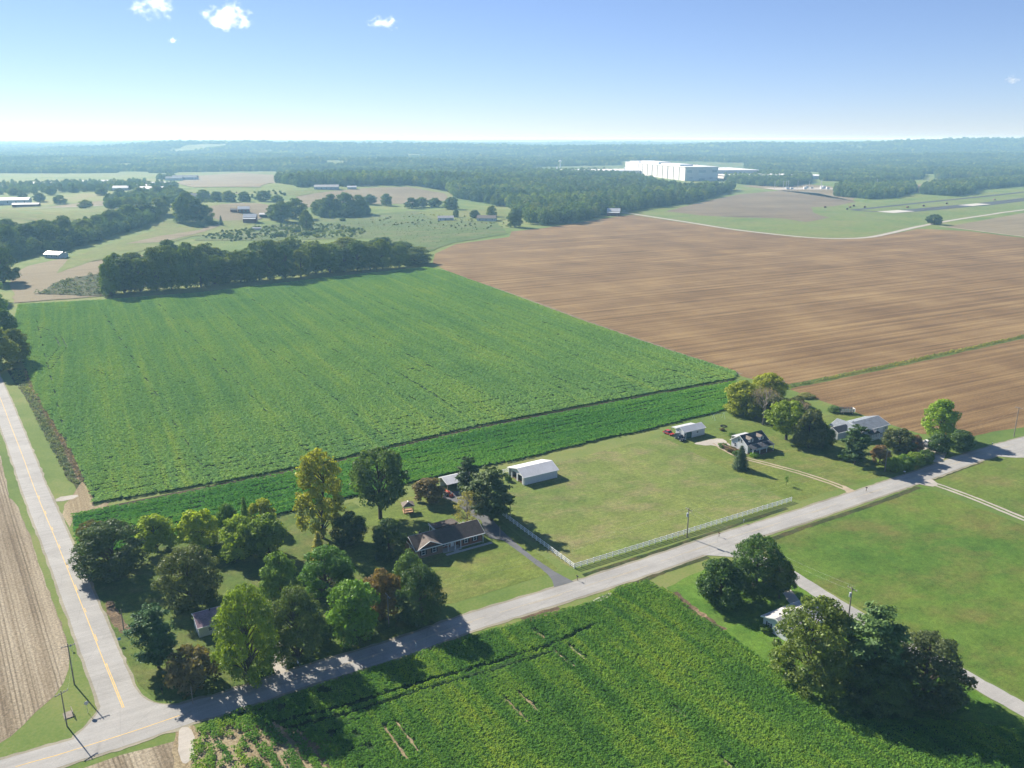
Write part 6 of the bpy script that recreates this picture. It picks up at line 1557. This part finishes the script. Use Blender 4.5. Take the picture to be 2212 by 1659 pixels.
# ------------------------------------------------------------------ far buildings
def farhouse(u, v, L, D, hh, rh, wall, roof, rz, label, cat='house', name='house', windows=3, group=None, lean=None):
    p = G(u, v)
    h = House(name, label, cat, 0, 0, rz, group, loc=(p.x, p.y, p.z + 0.3))
    h.gable('wall', wall, -L / 2, L / 2, 0, D, hh, D / 2, rh)
    h.roof('roof', roof, -L / 2 - 0.5, L / 2 + 0.5, -0.5, D + 0.5, hh - 0.1, D / 2, rh + 0.05, th=0.2)
    for i in range(windows): h.win('-y', -L / 2 + (i + 0.5) * L / windows, hh * 0.35, 1.1, hh * 0.4, 0.0)
    h.box('foundation', M_conc, -L / 2 + 0.1, L / 2 - 0.1, 0.1, D - 0.1, -3, 0.0)
    if lean:
        m = MB(); w_ = lean; m.add([(-L / 2, -0.3, hh - 0.4), (L / 2, -0.3, hh - 0.4), (L / 2, -w_, hh - 1.3), (-L / 2, -w_, hh - 1.3), (-L / 2, -0.3, hh - 0.6), (L / 2, -0.3, hh - 0.6), (L / 2, -w_, hh - 1.5), (-L / 2, -w_, hh - 1.5)], [(0, 3, 2, 1), (4, 5, 6, 7), (0, 4, 7, 3), (1, 2, 6, 5), (3, 7, 6, 2)])
        m.build('lean_to_roof', roof, h.r); h.box('lean_to_wall', wall, -L / 2 + 0.2, L / 2 - 0.2, -w_ + 0.3, -w_ + 0.5, -2, hh - 1.5)
    return h
farhouse(540, 481, 15, 12, 6, 9.5, M_redbarn, M_mroof2, 0.15, 'large red barn with low side wings on the hill', 'barn', 'red_barn', 2, lean=5)
farhouse(572, 470, 13, 8, 3.5, 5, M_dark, M_mroof, 0.1, 'low dark shed with pale roof right of the large red barn', 'barn', 'low_barn', 0)
farhouse(527, 461, 14, 10, 5, 8, M_redbarn, M_mroof, 0.25, 'red barn with bright roof behind the large red barn', 'barn', 'red_barn', 3)
farhouse(505, 459, 8, 6, 3, 4.5, M_redbarn, M_rgreyb, 0.2, 'small red shed left of the bright roofed barn', 'barn', 'red_barn', 0)
farhouse(555, 498, 9, 3, 2.2, 3, M_steel, M_steel, 0.1, 'long grey trailer parked below the large red barn', 'trailer', 'stock_trailer', 0)
farhouse(1325, 466, 17, 12, 5.5, 9, M_redbarn, M_mroof2, -0.15, 'lone red barn at the near corner of the wood', 'barn', 'red_barn', 0, lean=6)
farhouse(963, 477, 20, 9, 3.2, 5.6, M_wsid, M_rpale, 0.1, 'far white house with pale grey roof, left of the pair', group=None)
farhouse(1050, 478, 24, 12, 3.4, 6.6, M_wsid, M_rgreyb, -0.15, 'far white house with brown grey roof, right of the pair')
farhouse(705, 410, 42, 16, 4.5, 8, M_grey, M_rpale, 0.12, 'long grey roofed farmhouse below the far wood', windows=5)
farhouse(760, 409, 16, 8, 3.5, 5.5, M_wsid, M_mroof, 0.1, 'small white shed beside the long grey roofed farmhouse', 'shed', 'far_shed', 0)
farhouse(428, 431, 34, 16, 5, 9, M_wsid, M_rblue, 0.2, 'white farmhouse with blue grey roof among trees', windows=4)
farhouse(8, 443, 70, 18, 7, 10, M_wsid, M_mroof, 0.25, 'long white barn with bright roof cut by the left edge', 'barn', 'long_barn', 6)
farhouse(55, 447, 36, 10, 3.5, 5, M_redbarn, M_mroof, 0.2, 'low red shed with bright roof right of the long white barn', 'barn', 'low_barn', 0)
farhouse(112, 558, 16, 9, 3, 5, M_grey, M_mroof2, -0.3, 'pale roofed farmhouse at the foot of the valley trees')
farhouse(128, 556, 10, 5, 2.4, 3.8, M_bluep, M_mroof, -0.3, 'small blue white shed beside the valley farmhouse', 'shed', 'far_shed', 0)
farhouse(398, 389, 60, 22, 6, 11, M_grey, M_rblue, 0.1, 'dark hilltop barn at the edge of the tan field', 'barn', 'hilltop_barn', 3)
farhouse(375, 390, 40, 18, 5, 9, M_grey, M_rblue, 0.1, 'smaller hilltop barn left of the dark one', 'barn', 'hilltop_barn', 2)
for i, (u_, v_, L_, l_) in enumerate(((92, 402, 60, 'low white roofed building at the far left among trees'), (170, 398, 34, 'small hazy house right of the low white roofed building'), (225, 397, 30, 'hazy white house between tree clumps at the far left'), (300, 408, 50, 'hazy long white house behind the tree belt'), (335, 402, 56, 'hazy white building with bright roof among far trees'), (260, 412, 26, 'hazy white cottage in front of the far wooded ridge'), (325, 414, 40, 'hazy white barn just above the valley trees'))):
    farhouse(u_, v_, L_, 16, 4.5, 8, M_wsid, M_mroof, 0.1 * (i % 3), l_, windows=3)

# ------------------------------------------------------------------ the white factory
M_fac = paint('factory_panel', (0.58, 0.57, 0.56), 0.6, 0.05, 0.02); M_facw = paint('factory_white', (0.64, 0.65, 0.66), 0.55, 0.05, 0.02); M_facg = paint('louvre_grey', (0.3, 0.33, 0.38), 0.6, 0.1, 0.1)
pA = G(1479, 391); pA.z = hgt(pA.x, pA.y)
ax = Vector((math.cos(0.17), math.sin(0.17), 0)); LX = 86.0
fz = math.atan2(ax.y, ax.x)
e = empty('factory', (pA.x, pA.y, pA.z - 1), fz, 'huge white factory with tall hall above the dark wood', 'factory')
def fbox(name, mat, *d, parent=None): return MB().box(*d).build(name, mat, parent or e)
HF = height_at(pA, 361)
def depth_for(utop):   # how far the long side runs back
    return utop
nrm = Vector((-ax.y, ax.x, 0)); LY = 60.0
while LY < 900:
    q = pA + nrm * LY
    if CX + F_ * q.x / depth((q.x, q.y, q.z + HF)) < 1352: break
    LY += 5
w_ = fbox('tall_hall', M_fac, 0, LX, 0, LY, 0, HF); fbox('hall_roof', M_facw, -1, LX + 1, -1, LY + 1, HF + 0.05, HF + 1.6)
for i in range(1, 12): MB().box(-1.2, -0.05, LY * i / 12 - 1.5, LY * i / 12 + 1.5, 2, HF - 1).build('wall_rib', M_wsid if i % 3 else M_facg, w_)
for i, (x0, x1, z0, z1) in enumerate(((0.06, 0.2, 0.62, 0.8), (0.42, 0.62, 0.62, 0.8), (0.82, 0.96, 0.64, 0.82), (0.12, 0.24, 0.22, 0.28), (0.74, 0.84, 0.2, 0.26), (0.42, 0.6, 0.02, 0.2))):
    MB().box(LX * x0, LX * x1, -0.6, -0.05, HF * z0, HF * z1).build('louvre', M_facg, w_)
for y0, y1, hx in ((LY * 0.12, LY * 0.4, 4), (LY * 0.45, LY * 0.75, 6), (LY * 0.8, LY * 0.96, 3)): fbox('roof_monitor', M_facw, 8, LX * 0.5, y0, y1, HF + 1.65, HF + 1.65 + hx)
fbox('long_hall', M_fac, LX + 0.1, LX + 160, 120, 300, 0, HF * 0.62); fbox('long_hall_roof', M_facw, LX + 1.2, LX + 164, 116, 304, HF * 0.62 + 0.05, HF * 0.62 + 2)
fbox('low_hall', M_fac, LX + 30, LX + 230, 20, 115, 0, HF * 0.36); fbox('low_hall_roof', M_facw, LX + 28, LX + 234, 18, 115.9, HF * 0.36 + 0.05, HF * 0.36 + 1.2)
fbox('annex', M_facw, LX + 236, LX + 330, 40, 130, 0, HF * 0.28)
fbox('rear_hall', M_fac, -330, -1.3, LY * 0.7, LY * 0.95, 0, HF * 0.4); fbox('rear_hall_roof', M_facw, -334, -1.3, LY * 0.69, LY * 0.96, HF * 0.4 + 0.05, HF * 0.4 + 1.5)
for x, y, hh, rr in ((110, 200, 1.05, 4), (150, 220, 0.78, 3), (-240, 0.75 * LY, 0.75, 3), (-40, 0.75 * LY, 0.7, 3), (-310, 0.75 * LY, 0.6, 2)):
    MB().tube([(x, y, 0), (x, y, HF * hh * 0.9), (x, y, HF * hh)], [rr, rr * 0.7, rr * 0.6], 8).build('stack', M_facw, e)
print('factory', LX, LY, HF)
p = G(1210, 364); e2 = empty('water_tower', (p.x, p.y, p.z), 0, 'slim white tower rising left of the factory', 'tower')
Ht = height_at(p, 346)
MB().tube([(0, 0, 0), (0, 0, Ht * 0.75)], [2.2, 1.8], 8).build('shaft', M_facw, e2); MB().tube([(0, 0, Ht * 0.7), (0, 0, Ht * 0.8), (0, 0, Ht * 0.93), (0, 0, Ht)], [2, 6, 6, 2], 10).build('tank', M_facw, e2)
# substation
p = G(1735, 408); e = empty('substation', (p.x, p.y, p.z + 0.2), 0.1, 'pale electrical substation in the clearing before the wood', 'substation')
MB().box(-70, 70, -30, 40, -0.5, 0.15).build('yard', M_gravel, e)
r = random.Random(4)
for i in range(14):
    x, y = r.uniform(-60, 60), r.uniform(-20, 30); hh = r.uniform(4, 9); MB().box(x - 3, x + 3, y - 2, y + 2, 0.15, hh * 0.6).build('switch_unit', M_steel if i % 2 else M_facw, e)
for i in range(5): MB().tube([(-60 + i * 25, 5, 0), (-60 + i * 25, 5, 16)], 0.35, 5).build('mast', M_steel, e)
for i, (u_, v_, vt, l_) in enumerate(((1692, 407, 390, 'slim pylon at the left of the substation'), (1702, 407, 389, 'slim pylon second from the left at the substation'), (1774, 406, 388, 'slim pylon at the right of the substation'), (1893, 408, 386, 'slim pylon behind the wood clump by the airstrip'), (2003, 402, 384, 'slim pylon between the two tree belts'))):
    p = G(u_, v_); H = height_at(p, vt); e = empty('pylon', p, 0, l_, 'pylon')
    MB().tube([(0, 0, -1), (0, 0, H)], [0.6, 0.35], 6).build('mast', M_steel, e); MB().box(-3, 3, -0.25, 0.25, H * 0.86, H * 0.88).build('crossarm', M_steel, e)
# hay bales / bushes on the airfield
for i, (u_, v_) in enumerate(((1782, 449), (1830, 453), (1836, 449), (1844, 446), (1868, 449), (1960, 449), (1995, 446), (2045, 441), (2148, 433))):
    p = G(u_, v_); e = empty('hay_bale', p, i, nth(i, 9) + ' dark round bale lying on the airfield grass', 'hay bale', 'bales on the airfield')
    MB().tube([(-1.6, 0, 1.3), (-1.5, 0, 1.3), (1.5, 0, 1.3), (1.6, 0, 1.3)], [1.2, 1.4, 1.4, 1.2], 12).build('bale', M_wood, e)
# cattle far away on the slope: kept as tiny dark animals

# ------------------------------------------------------------------ clouds, far beyond and above the haze
def cloud(u, v, wpx, hpx, label, seed, dens=0.02, dist=9000):
    dx, dy, dz = ray(u, v); t = dist / dy
    c = Vector((dx * t, dy * t, CAM_H + dz * t)); k = dist / cp / F_
    wx, wz = wpx * k / 2, hpx * k / 2; wy = max(wx * 0.7, wz)
    bm = bmesh.new(); bmesh.ops.create_icosphere(bm, subdivisions=3, radius=1.0)
    me = bpy.data.meshes.new('cloud'); bm.to_mesh(me); bm.free()
    m, ns, ls = newmat('cloud_%d' % seed)
    tc = ns.new('ShaderNodeTexCoord'); mp = ns.new('ShaderNodeMapping'); mp.inputs['Location'].default_value = (seed * 3.1, seed * 1.7, 0)
    ls.new(tc.outputs['Object'], mp.inputs['Vector'])
    mp.inputs['Scale'].default_value = (1.0 * wpx / hpx * 0.6, 0.8, 0.75)
    n = noi(ns, ls, mp.outputs['Vector'], 1.9, 8, 0.66)
    ln = ns.new('ShaderNodeVectorMath'); ln.operation = 'LENGTH'; ls.new(tc.outputs['Object'], ln.inputs[0])
    f = mth(ns, ls, 'SUBTRACT', mth(ns, ls, 'ADD', mth(ns, ls, 'MULTIPLY', mth(ns, ls, 'SUBTRACT', n, 0.5), 3.6), 0.52), ln.outputs['Value'])
    d = mth(ns, ls, 'MULTIPLY', mth(ns, ls, 'MULTIPLY', f, 1.8, clamp=True), dens)
    pv = ns.new('ShaderNodeVolumePrincipled'); pv.inputs['Color'].default_value = (1, 1, 1, 1); pv.inputs['Anisotropy'].default_value = 0.45
    ls.new(d, pv.inputs['Density'])
    o_ = ns.new('ShaderNodeOutputMaterial'); ls.new(pv.outputs[0], o_.inputs['Volume'])
    me.materials.append(m)
    o = put('cloud', me, None, c); o.scale = (wx, wy, wz)
    tag(o, label, 'cloud', 'small clouds in the clear sky')
cloud(335, 12, 115, 62, 'soft faint cloud at the top, left of the brightest one', 1, 0.006)
cloud(492, 36, 125, 66, 'brightest puffy white cloud near the top of the sky', 2, 0.009)
cloud(830, 48, 80, 34, 'small elongated white cloud right of the bright ones', 3, 0.009)
cloud(374, 88, 28, 16, 'tiny wisp of cloud below the two larger ones', 4, 0.012)
cloud(2188, 172, 50, 22, 'faint small cloud low at the right edge', 5, 0.008)

# ------------------------------------------------------------------ haze
top = max(CAM_H + 3, max(v.co.z for v in bpy.data.objects['ground'].data.vertices) + 1, FAR_TOP + 1)
print('haze top', top)
hz = MB(); hz.box(-36000, 36000, -36000, 36000, -20, top)
mh, ns, ls = newmat('haze')
pv = ns.new('ShaderNodeVolumePrincipled'); pv.inputs['Color'].default_value = (0.33, 0.62, 0.93, 1); pv.inputs['Absorption Color'].default_value = (0.75, 0.75, 0.75, 1); pv.inputs['Density'].default_value = 1.6e-4; pv.inputs['Anisotropy'].default_value = 0.15
oo = ns.new('ShaderNodeOutputMaterial'); ls.new(pv.outputs[0], oo.inputs['Volume'])
tag(hz.build('haze', mh), kind='stuff', label='pale blue morning haze filling the air over the land')
